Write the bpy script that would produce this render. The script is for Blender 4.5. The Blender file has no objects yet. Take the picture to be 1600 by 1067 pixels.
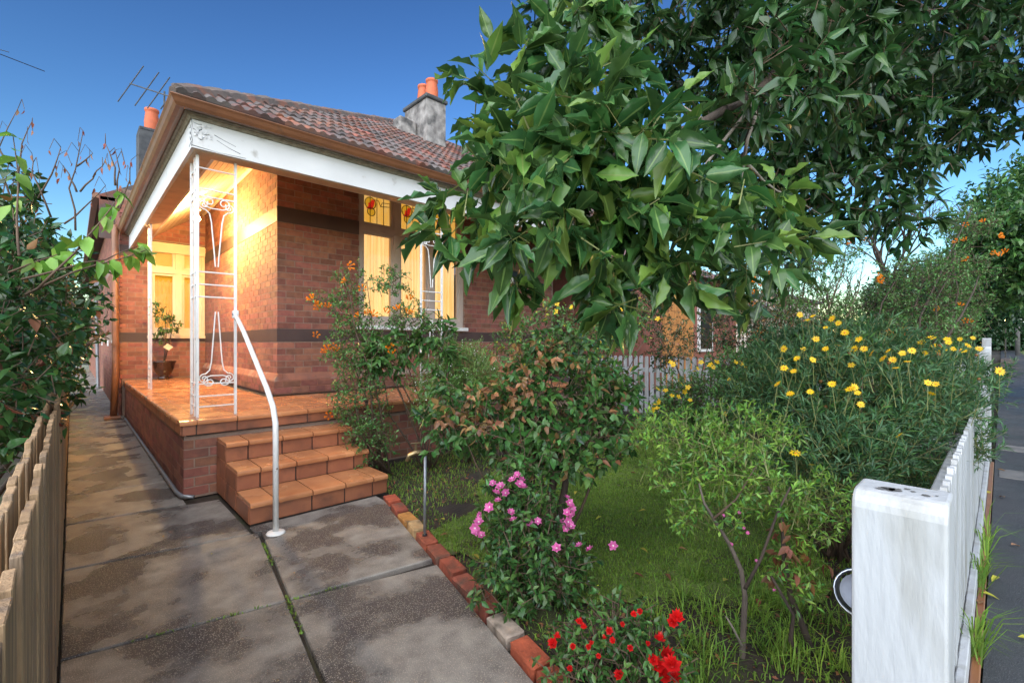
import bpy, math, random
import numpy as np
from mathutils import Vector, Matrix
random.seed(7); rng = np.random.default_rng(7)
R = math.radians
sc = bpy.context.scene
# ------------------------------------------------------------------ camera
H = 1.42; F = 725.0; CX, CY = 800.0, 535.0; TH = math.atan(687 / 725)
cam_d = bpy.data.cameras.new('camera'); cam = bpy.data.objects.new('camera', cam_d)
sc.collection.objects.link(cam); sc.camera = cam
cam.location = (0, 0, H); cam.rotation_euler = (R(90), 0, -TH)
cam_d.sensor_width = 36; cam_d.lens = F / 1600 * 36; cam_d.shift_y = 1.5 / 1600
cam_d.clip_start = 0.02; cam_d.clip_end = 3000
# ------------------------------------------------------------------ sky, sun, exposure (dusk)
SUN_EL, SUN_AZ = 26.0, 236.0      # azimuth clockwise from +Y: behind the camera
w = bpy.data.worlds.new('World'); sc.world = w; w.use_nodes = True
nt = w.node_tree; bg = nt.nodes['Background']
sky = nt.nodes.new('ShaderNodeTexSky'); sky.sky_type = 'NISHITA'; sky.sun_disc = False
sky.sun_elevation = R(SUN_EL); sky.sun_rotation = R(SUN_AZ)
sky.air_density = 1.45; sky.dust_density = 0.0; sky.ozone_density = 4.0
gm = nt.nodes.new('ShaderNodeGamma'); gm.inputs[1].default_value = 1.8; nt.links.new(sky.outputs[0], gm.inputs[0])
nt.links.new(gm.outputs[0], bg.inputs[0]); bg.inputs[1].default_value = 0.0088
sd = bpy.data.lights.new('sun', 'SUN'); sd.energy = 1.6; sd.angle = R(120); sd.color = (1, .97, .93)
sun = bpy.data.objects.new('sun', sd); sc.collection.objects.link(sun)
az, el = R(SUN_AZ), R(SUN_EL)
sun.rotation_euler = Vector((-math.sin(az) * math.cos(el), -math.cos(az) * math.cos(el), -math.sin(el))).to_track_quat('-Z', 'Y').to_euler()
vs = sc.view_settings; vs.view_transform = 'Standard'; vs.look = 'None'; vs.exposure = 2.6; vs.gamma = 1
sc.render.engine = 'CYCLES'; sc.cycles.use_denoising = True; sc.cycles.max_bounces = 6
sc.cycles.transparent_max_bounces = 8; sc.cycles.sample_clamp_indirect = 6
# ------------------------------------------------------------------ helpers
col = sc.collection
FW = (math.sin(TH), math.cos(TH)); RT = (math.cos(TH), -math.sin(TH))
def W(px, py, d):
    s = (px - CX) / F * d
    return Vector((d * FW[0] + s * RT[0], d * FW[1] + s * RT[1], H - (py - CY) / F * d))
def proj(p):
    d = p[0] * FW[0] + p[1] * FW[1]; s = p[0] * RT[0] + p[1] * RT[1]
    if d < .05: return (-9999, -9999, d)
    return (CX + F * s / d, CY - F * (p[2] - H) / d, d)
def tag(o, label=None, cat=None, group=None, kind=None):
    if label: o['label'] = label
    if cat: o['category'] = cat
    if group: o['group'] = group
    if kind: o['kind'] = kind
    return o
def empty(name, loc=(0, 0, 0), label=None, cat=None, group=None):
    o = bpy.data.objects.new(name, None); col.objects.link(o); o.location = loc; o.empty_display_size = .1
    return tag(o, label, cat, group)
def link(name, me, parent=None, M=None):
    o = bpy.data.objects.new(name, me); col.objects.link(o)
    if parent is not None:
        o.parent = parent
        pl = Matrix.Translation(parent_world(parent)).inverted()
        o.matrix_parent_inverse = pl
    if M is not None: o.matrix_basis = M
    return o
def parent_world(p):
    if p.parent is None: return Vector(p.location)
    return PW.get(p.name, Vector((0, 0, 0)))
PW = {}
class MB:
    def __init__(s): s.v = []; s.f = []
    def add(s, vs, fs):
        n = len(s.v); s.v += [tuple(v) for v in vs]; s.f += [tuple(i + n for i in f) for f in fs]; return s
    def box(s, a, b):
        x0, y0, z0 = (min(a[i], b[i]) for i in range(3)); x1, y1, z1 = (max(a[i], b[i]) for i in range(3))
        return s.add([(x0, y0, z0), (x1, y0, z0), (x1, y1, z0), (x0, y1, z0), (x0, y0, z1), (x1, y0, z1), (x1, y1, z1), (x0, y1, z1)],
              [(0, 3, 2, 1), (4, 5, 6, 7), (0, 1, 5, 4), (1, 2, 6, 5), (2, 3, 7, 6), (3, 0, 4, 7)])
    def cbox(s, a, b, c=.004):   # chamfered box
        lo = [min(a[i], b[i]) for i in range(3)]; hi = [max(a[i], b[i]) for i in range(3)]
        v, f = CB; P = []
        for q in v:
            P.append(tuple((lo[i] if q[i][0] < 0 else hi[i]) + (c * (1 if q[i][0] < 0 else -1)) * q[i][1] for i in range(3)))
        return s.add(P, f)
    def tube(s, pts, r, n=6, cap=True):
        pts = [Vector(p) for p in pts]; rr = r if hasattr(r, '__len__') else [r] * len(pts)
        t0 = (pts[1] - pts[0]).normalized(); a = t0.orthogonal().normalized(); vs = []; fs = []
        for i, p in enumerate(pts):
            t = (pts[min(i + 1, len(pts) - 1)] - pts[max(i - 1, 0)])
            if t.length > 1e-7: t.normalize()
            else: t = t0
            a = (a - t * a.dot(t))
            a = a.normalized() if a.length > 1e-6 else t.orthogonal().normalized()
            b = t.cross(a)
            for k in range(n):
                an = 2 * math.pi * k / n; vs.append(p + (a * math.cos(an) + b * math.sin(an)) * rr[i])
        for i in range(len(pts) - 1):
            for k in range(n):
                fs.append((i * n + k, i * n + (k + 1) % n, (i + 1) * n + (k + 1) % n, (i + 1) * n + k))
        if cap: fs.append(tuple(range(n))[::-1]); fs.append(tuple((len(pts) - 1) * n + k for k in range(n)))
        return s.add(vs, fs)
    def lathe(s, prof, c=(0, 0, 0), n=20):
        vs = []; fs = []; m = len(prof)
        for k in range(n):
            an = 2 * math.pi * k / n
            vs += [(c[0] + r * math.cos(an), c[1] + r * math.sin(an), c[2] + z) for r, z in prof]
        for k in range(n):
            for i in range(m - 1):
                fs.append((k * m + i, ((k + 1) % n) * m + i, ((k + 1) % n) * m + i + 1, k * m + i + 1))
        return s.add(vs, fs)
    def prism(s, poly, fn0, fn1):   # extrude 2-D polygon between two mappings
        n = len(poly); vs = [fn0(*p) for p in poly] + [fn1(*p) for p in poly]
        fs = [tuple(range(n))[::-1], tuple(range(n, 2 * n))] + [(i, (i + 1) % n, n + (i + 1) % n, n + i) for i in range(n)]
        return s.add(vs, fs)
    def mesh(s, name, m, smooth=False):
        me = bpy.data.meshes.new(name); me.from_pydata(s.v, [], s.f)
        for q in (m if isinstance(m, (list, tuple)) else [m]): me.materials.append(q)
        if smooth: me.polygons.foreach_set('use_smooth', [True] * len(me.polygons))
        me.update(); return me
    def build(s, name, m, parent=None, smooth=False):
        return link(name, s.mesh(name, m, smooth), parent)
def _cb():   # chamfered-box topology: 24 verts (sign, inset) per axis
    v = []; idx = {}
    for ax in range(3):
        for sx in (-1, 1):
            for sy in (-1, 1):
                for sz in (-1, 1):
                    sg = (sx, sy, sz); idx[(ax, sg)] = len(v)
                    v.append([(sg[i], 0 if i == ax else 1) for i in range(3)])
    f = []
    def orient(face):
        P = [Vector([v[i][k][0] * (1 if v[i][k][1] == 0 else .8) for k in range(3)]) for i in face]
        c = sum(P, Vector()) / len(P); n = (P[1] - P[0]).cross(P[2] - P[0])
        return tuple(face) if n.dot(c) > 0 else tuple(face[::-1])
    for ax in range(3):
        o = [i for i in range(3) if i != ax]
        for s_ in (-1, 1):
            q = []
            for a, b in ((-1, -1), (1, -1), (1, 1), (-1, 1)):
                sg = [0, 0, 0]; sg[ax] = s_; sg[o[0]] = a; sg[o[1]] = b; q.append(idx[(ax, tuple(sg))])
            f.append(orient(q))
        for a in (-1, 1):
            for b in (-1, 1):    # edge along ax
                q = []
                for fa, e in ((o[0], -1), (o[0], 1), (o[1], 1), (o[1], -1)):
                    sg = [0, 0, 0]; sg[ax] = e; sg[o[0]] = a; sg[o[1]] = b; q.append(idx[(fa, tuple(sg))])
                f.append(orient(q))
    for sx in (-1, 1):
        for sy in (-1, 1):
            for sz in (-1, 1): f.append(orient([idx[(k, (sx, sy, sz))] for k in range(3)]))
    return v, f
CB = _cb()
def np_mesh(name, V, faces, m, smooth=False, attr=None):
    """V (n,3); faces list of equal-length index arrays"""
    me = bpy.data.meshes.new(name); V = np.asarray(V, dtype=np.float32)
    me.vertices.add(len(V)); me.vertices.foreach_set('co', V.ravel())
    F_ = np.concatenate([f.ravel() for f in faces]).astype(np.int32)
    tot = np.concatenate([np.full(len(f), f.shape[1]) for f in faces]).astype(np.int32)
    st = np.concatenate([[0], np.cumsum(tot)[:-1]]).astype(np.int32)
    me.loops.add(len(F_)); me.loops.foreach_set('vertex_index', F_)
    me.polygons.add(len(tot)); me.polygons.foreach_set('loop_start', st); me.polygons.foreach_set('loop_total', tot)
    me.polygons.foreach_set('use_smooth', np.full(len(tot), bool(smooth)))
    for q in (m if isinstance(m, (list, tuple)) else [m]): me.materials.append(q)
    if attr is not None:
        at_ = me.attributes.new('rib', 'FLOAT', 'POINT'); at_.data.foreach_set('value', np.asarray(attr, dtype=np.float32))
    me.update(calc_edges=True); return me
# ------------------------------------------------------------------ materials
def mat(name, c1, c2=None, scale=6.0, rough=.7, bump=0.0, bscale=None, rnd=0.0, hue=0.0, spec=.5, dirt=None, dscale=2.0, dlo=.5, dhi=.7,
        rough2=None, rscale=.8, wet=None, rib=None, trans=0.0, island=False, metal=0.0, coat=0.0, speck=None, sscale=160, stretch=None, detail=5, coord=None):
    m = bpy.data.materials.new(name); m.use_nodes = True; t = m.node_tree; N = t.nodes; L = t.links
    b = N['Principled BSDF']; b.inputs['Roughness'].default_value = rough; b.inputs['Specular IOR Level'].default_value = spec
    b.inputs['Metallic'].default_value = metal; b.inputs['Coat Weight'].default_value = coat; b.inputs['Coat Roughness'].default_value = .12
    geo = N.new('ShaderNodeNewGeometry'); P = geo.outputs['Position']
    if coord == 'object':
        tc = N.new('ShaderNodeTexCoord'); P = tc.outputs['Object']
    if stretch:
        mp = N.new('ShaderNodeMapping'); mp.inputs['Scale'].default_value = stretch; L.new(P, mp.inputs[0]); P = mp.outputs[0]
    def noise(s_, d=detail):
        n = N.new('ShaderNodeTexNoise'); n.inputs['Scale'].default_value = s_; n.inputs['Detail'].default_value = d
        L.new(P, n.inputs['Vector']); return n.outputs['Fac']
    def ramp(x, lo, hi):
        r = N.new('ShaderNodeMapRange'); r.inputs[1].default_value = lo; r.inputs[2].default_value = hi; L.new(x, r.inputs[0]); return r.outputs[0]
    def mix(f_, a, c, typ='MIX'):
        x = N.new('ShaderNodeMix'); x.data_type = 'RGBA'; x.blend_type = typ
        for sock, val in ((x.inputs[0], f_), (x.inputs[6], a), (x.inputs[7], c)):
            if hasattr(val, 'links'): L.new(val, sock)
            elif isinstance(val, (int, float)): sock.default_value = val
            else: sock.default_value = (*val, 1)
        return x.outputs[2]
    c2 = c2 or tuple(x * .75 for x in c1)
    cur = mix(ramp(noise(scale), .3, .7), c1, c2)
    if dirt:
        df = ramp(noise(dscale, 8), dlo, dhi); cur = mix(df, cur, dirt)
        if wet is not None:
            rw_ = N.new('ShaderNodeMapRange'); rw_.inputs[3].default_value = rough; rw_.inputs[4].default_value = wet; L.new(df, rw_.inputs[0]); L.new(rw_.outputs[0], b.inputs['Roughness'])
    if speck:
        vo = N.new('ShaderNodeTexVoronoi'); vo.inputs['Scale'].default_value = sscale; L.new(P, vo.inputs['Vector'])
        cur = mix(ramp(vo.outputs['Distance'], .36, .16), cur, speck)
    if rnd or hue:
        oi = N.new('ShaderNodeObjectInfo'); rv = oi.outputs['Random']
        if island:
            ad = N.new('ShaderNodeMath'); ad.operation = 'ADD'; L.new(rv, ad.inputs[0]); L.new(geo.outputs['Random Per Island'], ad.inputs[1])
            fr = N.new('ShaderNodeMath'); fr.operation = 'FRACT'; L.new(ad.outputs[0], fr.inputs[0]); rv = fr.outputs[0]
        hs = N.new('ShaderNodeHueSaturation'); L.new(cur, hs.inputs['Color'])
        mr = N.new('ShaderNodeMapRange'); mr.inputs[3].default_value = 1 - rnd; mr.inputs[4].default_value = 1 + rnd; L.new(rv, mr.inputs[0]); L.new(mr.outputs[0], hs.inputs['Value'])
        if hue:
            mu = N.new('ShaderNodeMath'); mu.operation = 'MULTIPLY'; mu.inputs[1].default_value = 7.31; L.new(rv, mu.inputs[0])
            f2 = N.new('ShaderNodeMath'); f2.operation = 'FRACT'; L.new(mu.outputs[0], f2.inputs[0])
            mr2 = N.new('ShaderNodeMapRange'); mr2.inputs[3].default_value = .5 - hue; mr2.inputs[4].default_value = .5 + hue; L.new(f2.outputs[0], mr2.inputs[0]); L.new(mr2.outputs[0], hs.inputs['Hue'])
        cur = hs.outputs[0]
    if rib:
        av = N.new('ShaderNodeAttribute'); av.attribute_name = 'rib'; cur = mix(ramp(av.outputs['Fac'], .13, .05), cur, rib)
    L.new(cur, b.inputs['Base Color'])
    if rough2 is not None:
        r = N.new('ShaderNodeMapRange'); r.inputs[1].default_value = .42; r.inputs[2].default_value = .6
        r.inputs[3].default_value = rough; r.inputs[4].default_value = rough2; L.new(noise(rscale, 4), r.inputs[0]); L.new(r.outputs[0], b.inputs['Roughness'])
    if bump:
        bp = N.new('ShaderNodeBump'); bp.inputs['Strength'].default_value = bump; bp.inputs['Distance'].default_value = .01
        L.new(noise(bscale or scale * 4, 6), bp.inputs['Height']); L.new(bp.outputs[0], b.inputs['Normal'])
    if trans:
        tr = N.new('ShaderNodeBsdfTranslucent'); L.new(cur, tr.inputs['Color']); ms = N.new('ShaderNodeMixShader'); ms.inputs[0].default_value = trans
        L.new(b.outputs[0], ms.inputs[1]); L.new(tr.outputs[0], ms.inputs[2]); L.new(ms.outputs[0], N['Material Output'].inputs[0])
    return m
def emit(name, c, strength, c2=None, wave=None):
    m = bpy.data.materials.new(name); m.use_nodes = True; t = m.node_tree; b = t.nodes['Principled BSDF']
    b.inputs['Base Color'].default_value = (*(q * .45 for q in c), 1); b.inputs['Roughness'].default_value = .8
    b.inputs['Emission Color'].default_value = (*c, 1); b.inputs['Emission Strength'].default_value = strength
    if c2:
        g = t.nodes.new('ShaderNodeNewGeometry'); n = t.nodes.new('ShaderNodeTexNoise'); n.inputs['Scale'].default_value = 1; n.inputs['Detail'].default_value = 6
        mp = t.nodes.new('ShaderNodeMapping'); mp.inputs['Scale'].default_value = wave; t.links.new(g.outputs['Position'], mp.inputs[0]); t.links.new(mp.outputs[0], n.inputs['Vector'])
        r = t.nodes.new('ShaderNodeMapRange'); r.inputs[1].default_value = .35; r.inputs[2].default_value = .65; t.links.new(n.outputs['Fac'], r.inputs[0])
        x = t.nodes.new('ShaderNodeMix'); x.data_type = 'RGBA'; x.inputs[6].default_value = (*c, 1); x.inputs[7].default_value = (*c2, 1)
        t.links.new(r.outputs[0], x.inputs[0]); t.links.new(x.outputs[2], b.inputs['Emission Color'])
    return m
def glass(name, tint=(1, 1, 1)):
    m = bpy.data.materials.new(name); m.use_nodes = True; t = m.node_tree; N = t.nodes
    tr = N.new('ShaderNodeBsdfTransparent'); tr.inputs[0].default_value = (*tint, 1); gl = N.new('ShaderNodeBsdfGlossy'); gl.inputs['Roughness'].default_value = .03
    fr = N.new('ShaderNodeFresnel'); fr.inputs[0].default_value = 1.45; ms = N.new('ShaderNodeMixShader')
    t.links.new(fr.outputs[0], ms.inputs[0]); t.links.new(tr.outputs[0], ms.inputs[1]); t.links.new(gl.outputs[0], ms.inputs[2]); t.links.new(ms.outputs[0], N['Material Output'].inputs[0])
    return m
M = {}
M['brick'] = mat('brick', (.29, .115, .072), (.20, .075, .052), 14, .8, .22, 90, rnd=.26, hue=.012, island=True, dirt=(.13, .06, .045), dscale=5, dlo=.55, dhi=.8)
M['mortar'] = mat('mortar', (.29, .20, .15), (.22, .155, .12), 20, .95, .4, 120)
M['band'] = mat('band', (.075, .045, .038), (.055, .033, .03), 4, .6, .15, 40)
M['plinth'] = mat('plinth', (.33, .13, .075), (.22, .10, .07), 9, .85, .5, 40, dirt=(.34, .27, .21), dscale=4)
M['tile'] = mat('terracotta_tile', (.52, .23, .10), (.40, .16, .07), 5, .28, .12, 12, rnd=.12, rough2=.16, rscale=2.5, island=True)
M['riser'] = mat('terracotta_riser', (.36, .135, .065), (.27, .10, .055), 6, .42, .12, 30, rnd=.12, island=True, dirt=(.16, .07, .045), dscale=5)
M['grout'] = mat('grout', (.045, .035, .03), None, 20, .9)
M['white'] = mat('white_paint', (.78, .78, .76), (.70, .70, .68), 3, .5, .12, 30, dirt=(.5, .49, .45), dscale=3, dlo=.6, dhi=.9)
M['white_old'] = mat('weathered_white_paint', (.70, .70, .69), (.62, .62, .61), 2.5, .55, .25, 14, dirt=(.30, .27, .22), dscale=5, dlo=.63, dhi=.80)
M['fencewhite'] = mat('white_fence_paint', (.44, .46, .48), (.35, .37, .39), 5, .5, .30, 70, dirt=(.25, .25, .225), dscale=9, dlo=.50, dhi=.72, rnd=.06, stretch=(1, 1, .22), detail=9)
M['iron'] = mat('white_iron', (.80, .80, .78), (.70, .69, .66), 12, .42, .1, 60, dirt=(.22, .13, .08), dscale=26, dlo=.68, dhi=.76)
M['mould'] = mat('cornice_paint', (.36, .32, .25), (.22, .19, .14), 18, .8, .3, 60)
M['gutter'] = mat('brown_gutter', (.24, .10, .045), (.17, .07, .035), 5, .38, .08, 20, dirt=(.08, .05, .035), dscale=7, dlo=.58, dhi=.8)
M['ceil'] = mat('ceiling_board', (.66, .52, .36), (.58, .44, .30), 3, .5, .08, 30, rnd=.05)
M['soffit'] = mat('soffit_paint', (.62, .46, .31), (.5, .37, .25), 5, .6, .15, 20, dirt=(.3, .22, .15), dscale=6, dlo=.6, dhi=.8)
M['frame'] = mat('window_frame_paint', (.52, .43, .37), (.44, .36, .31), 5, .5, .08, 30)
M['frame_cream'] = mat('cream_frame_paint', (.68, .55, .37), (.6, .48, .32), 5, .5, .08, 30)
M['curtain'] = emit('lit_curtain', (1.0, .65, .27), .18, (.78, .40, .11), (34, 34, .7))  # darker upright streaks paint fold shading into the curtain's glow
M['lace'] = emit('lit_lace_curtain', (1.0, .58, .17), .075, (.85, .36, .03), (20, 20, 20))
M['amber'] = emit('lit_amber_glass', (1.0, .60, .17), .12, (1.0, .50, .06), (9, 9, 3))
M['gold'] = emit('lit_gold_glass', (.72, .36, .02), .12)
M['red'] = emit('lit_red_glass', (.65, .02, .01), .12)
M['lead'] = mat('lead_came', (.03, .025, .02), None, 10, .6)
M['glass'] = glass('window_glass')
M['rooftile'] = mat('roof_tile', (.25, .085, .05), (.13, .06, .045), 5, .75, .4, 40, rnd=.35, hue=.01, island=True, dirt=(.10, .085, .08), dscale=3.6, dlo=.38, dhi=.56)
M['roofbase'] = mat('roof_underlay', (.10, .045, .03), None, 3, .9)
M['hip'] = mat('lichen_ridge_tile', (.13, .10, .085), (.07, .06, .055), 9, .85, .5, 40, rnd=.25, dirt=(.24, .10, .06), dscale=5)
M['render'] = mat('weathered_render', (.36, .34, .32), (.12, .11, .105), 7, .9, .5, 30, dirt=(.05, .05, .05), dscale=4)
M['darkrender'] = mat('dark_render', (.085, .09, .095), (.04, .045, .05), 6, .9, .5, 30)
M['pot_terra'] = mat('terracotta_pot', (.55, .13, .05), (.42, .10, .04), 7, .7, .2, 40)
M['concrete'] = mat('path_concrete', (.31, .285, .25), (.17, .155, .14), 9, .5, .8, 210, dirt=(.075, .068, .064), dscale=2.1, dlo=.44, dhi=.57, wet=.14, speck=(.39, .35, .29), sscale=130, rnd=.07, detail=13)
M['asphalt'] = mat('asphalt', (.050, .052, .058), (.034, .036, .042), 3, .62, .7, 160, rough2=.34, rscale=1.1, speck=(.11, .11, .12), sscale=150)
M['soil'] = mat('soil', (.040, .027, .019), (.020, .015, .011), 6, .95, 1.0, 40, dirt=(.05, .06, .02), dscale=2, dlo=.5, dhi=.7)
M['lawn'] = mat('lawn_soil', (.14, .20, .04), (.08, .12, .026), 9, .95, .8, 60, dirt=(.045, .032, .022), dscale=2.2, dlo=.52, dhi=.66)
M['grass'] = mat('grass', (.22, .36, .05), (.12, .22, .032), 3, .55, rnd=.4, hue=.02, island=True, trans=.3, spec=.3)
M['timber'] = mat('weathered_paling', (.40, .265, .145), (.26, .17, .095), 5, .8, .5, 30, rnd=.25, stretch=(8, 8, 1), dirt=(.11, .09, .075), dscale=3, dlo=.52, dhi=.75)
M['timber_end'] = mat('grey_paling_end', (.22, .21, .20), (.14, .13, .12), 20, .9, .4, 60)
M['warm_lit_timber'] = mat('warm_lit_paling', (.50, .22, .06), (.38, .16, .045), 4, .7, .3, 30, rnd=.2, stretch=(8, 8, 1))  # orange stands in for warm light on the palings, put into their colour
M['galv'] = mat('galvanised', (.34, .36, .38), (.24, .26, .28), 20, .4, .1, 60, metal=.6)
M['chrome'] = mat('chrome', (.35, .37, .40), None, 8, .12, metal=1.0)
M['brass'] = mat('brass', (.42, .30, .14), (.25, .2, .12), 20, .35, metal=.8)
M['black'] = mat('black_plastic', (.02, .02, .022), None, 5, .3)
M['grey'] = mat('grey_metal', (.25, .27, .3), (.18, .19, .21), 8, .4, metal=.4)
M['bark'] = mat('bark', (.075, .052, .038), (.04, .03, .024), 14, .9, .8, 60, stretch=(1, 1, .35))
M['palebark'] = mat('pale_bark', (.27, .24, .20), (.13, .10, .08), 16, .8, .6, 60, stretch=(1, 1, .35))
M['bark2'] = mat('grey_brown_bark', (.16, .13, .10), (.08, .062, .05), 16, .9, .8, 60, stretch=(1, 1, .35))
M['twig'] = mat('twig', (.12, .075, .045), (.07, .045, .03), 12, .8)
M['greentwig'] = mat('green_twig', (.16, .19, .05), (.13, .12, .04), 12, .6)
M['urn'] = mat('brown_glaze', (.045, .022, .016), (.025, .013, .010), 8, .12, .1, 20, coat=.6)
def leafmat(name, c1, c2, rough=.38, rnd=.42, hue=.022, trans=.25, spec=.5, rib=None):
    c1, c2 = tuple(q * 1.4 for q in c1), tuple(q * 1.4 for q in c2)
    return mat(name, c1, c2, 7, rough, .25, 26, rnd=rnd, hue=hue, island=True, trans=trans, spec=spec, detail=2, rib=rib)
M['l_tree'] = leafmat('tree_leaf', (.044, .108, .026), (.028, .074, .026), .25, trans=.28, rib=(.16, .27, .08))
M['l_treelight'] = leafmat('young_tree_leaf', (.115, .20, .035), (.075, .15, .030), .32, trans=.35, rib=(.22, .32, .08))
M['l_tree2'] = leafmat('crown_leaf', (.030, .075, .020), (.018, .048, .016), .36, trans=.2)
M['l_hedge'] = leafmat('hedge_leaf', (.034, .088, .022), (.018, .050, .016), .22)
M['l_light'] = leafmat('light_leaf', (.15, .27, .035), (.09, .19, .03), .45, trans=.3)
M['l_mid'] = leafmat('mid_leaf', (.060, .140, .030), (.035, .090, .022), .38)
M['l_tecoma'] = leafmat('tecoma_leaf', (.075, .18, .038), (.045, .115, .03), .4)
M['l_dark'] = leafmat('dark_leaf', (.026, .070, .022), (.016, .045, .016), .26)
M['l_grey'] = leafmat('greygreen_leaf', (.060, .135, .055), (.036, .090, .036), .5)
M['l_bronze'] = leafmat('bronze_leaf', (.26, .13, .055), (.16, .10, .04), .35, hue=.03)
M['l_fine'] = leafmat('fine_leaf', (.13, .25, .055), (.075, .17, .035), .5)
M['l_dead'] = leafmat('dead_leaf', (.22, .085, .035), (.12, .05, .028), .6, hue=.03)
M['l_yellow'] = leafmat('yellow_leaf', (.35, .30, .04), (.22, .24, .03), .5)
M['p_yellow'] = mat('yellow_petal', (.85, .58, .012), (.75, .45, .01), 20, .5, rnd=.12, trans=.25)
M['p_orange'] = mat('orange_petal', (.85, .20, .015), (.80, .34, .015), 30, .5, rnd=.15, trans=.25)
M['p_pink'] = mat('pink_petal', (.72, .20, .45), (.62, .10, .33), 30, .5, rnd=.18, trans=.3)
M['p_red'] = mat('red_petal', (.70, .015, .012), (.55, .008, .012), 30, .45, rnd=.2, trans=.25)
M['p_white'] = mat('white_petal', (.80, .80, .72), None, 30, .5, trans=.25)
M['p_brown'] = mat('spent_flower', (.22, .10, .03), None, 30, .8)
# ------------------------------------------------------------------ setting: ground, path, footpath
def sheet(name, x0, x1, y0, y1, z, m):
    o = MB().add([(x0, y0, z), (x1, y0, z), (x1, y1, z), (x0, y1, z)], [(0, 1, 2, 3)]).build(name, m); o['kind'] = 'structure'; return o
sheet('ground', -900, 1500, -900, 1500, -.09, M['soil'])
def relief(name, poly_fn, x0, x1, y0, y1, step, z, amp, m):
    xs = np.arange(x0, x1 + .001, step); ys = np.arange(y0, y1 + .001, step); X, Y = np.meshgrid(xs, ys)
    Z = z + amp * (np.sin(X * 3.1 + 1.3 * np.sin(Y * 2.3)) * np.sin(Y * 2.7 + 1.1 * np.sin(X * 1.9)) * .6 + rng.normal(0, .22, X.shape))
    V = np.stack([X.ravel(), Y.ravel(), Z.ravel()], 1); nx = len(xs); i = np.arange(len(V)).reshape(X.shape)
    Fq = np.stack([i[:-1, :-1].ravel(), i[:-1, 1:].ravel(), i[1:, 1:].ravel(), i[1:, :-1].ravel()], 1)
    c = V[Fq].mean(1); Fq = Fq[np.array([poly_fn(p[0], p[1]) for p in c])]
    o = link(name, np_mesh(name, V, [Fq], m, True)); o['kind'] = 'structure'; return o
EDGE = [(2.10, 3.86), (1.87, 2.95), (1.62, 1.92), (1.45, 1.29), (1.30, .62)]
def edge_x(y):
    for (xa, ya), (xb, yb) in zip(EDGE, EDGE[1:]):
        if yb <= y <= ya: return xa + (xb - xa) * (ya - y) / (ya - yb)
    return EDGE[0][0] if y > EDGE[0][1] else EDGE[-1][0]
relief('garden_bed', lambda x, y: x > edge_x(y) + .04, 1.2, 8.3, .14, 5.25, .07, -.03, .028, M['soil'])
LAWN_C = (4.25, 2.45)
def in_lawn(x, y): return ((x - 4.1) / 2.15) ** 2 + ((y - 2.35 - .12 * (x - 4)) / 1.5) ** 2 + .22 * math.sin(3 * x + 2 * y) + .15 * math.sin(5 * y - 2 * x) < 1
relief('lawn', in_lawn, 1.8, 6.6, .5, 4.6, .06, -.008, .010, M['lawn'])
# concrete path: base + slabs with recessed joints
pb = MB().add([(-.06, -1, -.035), (1.28, -1, -.035), (1.30, .62, -.035), (1.45, 1.29, -.035), (2.10, 3.86, -.035), (2.10, 5.2, -.035), (.75, 5.2, -.035), (.75, 40, -.035), (-.06, 40, -.035)], [tuple(range(9))]).build('path', M['soil']); pb['kind'] = 'structure'
def slab(poly, g=.011):
    c = Vector((sum(p[0] for p in poly) / len(poly), sum(p[1] for p in poly) / len(poly)))
    n = len(poly); out = []
    for i in range(n):
        a, b, d = (Vector(poly[(i + k) % n]) for k in (-1, 0, 1))
        e1 = (b - a).normalized(); e2 = (d - b).normalized(); n1 = Vector((-e1.y, e1.x)); n2 = Vector((-e2.y, e2.x))
        out.append(b + (n1 + n2) / max(.3, (1 + n1.dot(n2))) * g)
    m = MB(); t = random.uniform(-.003, .003)
    ins = [p + (c - p).normalized() * .008 for p in out]
    vs = [(p.x, p.y, -.06) for p in out] + [(p.x, p.y, -.007 + t) for p in out] + [(p.x, p.y, t) for p in ins]
    k = n; fs = [(i, (i + 1) % k, k + (i + 1) % k, k + i) for i in range(k)] + [(k + i, k + (i + 1) % k, 2 * k + (i + 1) % k, 2 * k + i) for i in range(k)] + [tuple(2 * k + i for i in range(k))]
    m.add(vs, fs); return m.build('concrete_slab', M['concrete'], pb)
JL = [(-.9, -1.05), (.55, .30), (1.62, 1.42), (2.90, 2.70), (4.03, 3.86)]   # joints (y at x=0, y at x=.9)
jx = lambda y: .47 + .135 * (y + .2)                                        # lengthwise joint
def jy(j, x): return j[0] + (j[1] - j[0]) * x / .9
for a, b in zip(JL, JL[1:]):
    xa, xb = jx(jy(a, .7)), jx(jy(b, .8))
    slab([(-.05, a[0]), (xa, jy(a, xa)), (xb, jy(b, xb)), (-.05, b[0])])
    ya, yb = jy(a, 1.5), jy(b, 1.8)
    slab([(xa, jy(a, xa)), (edge_x(ya) - .05 if ya > .62 else 1.25, ya), (edge_x(yb) - .05, yb), (xb, jy(b, xb))])
slab([(-.05, 4.03), (.98, 3.84), (.98, 4.9), (.74, 4.93), (-.05, 5.02)])
slab([(.98, 3.84), (2.05, 3.62), (2.06, 4.0), (.98, 4.0)])
yy = 5.02
for st in (.95, 1.15, 1.6, 1.9, 2.4, 2.8, 3.2, 4, 5, 6, 6):
    slab([(-.05, yy), (.74, yy - .07), (.74, yy + st - .07), (-.05, yy + st)]); yy += st
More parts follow.
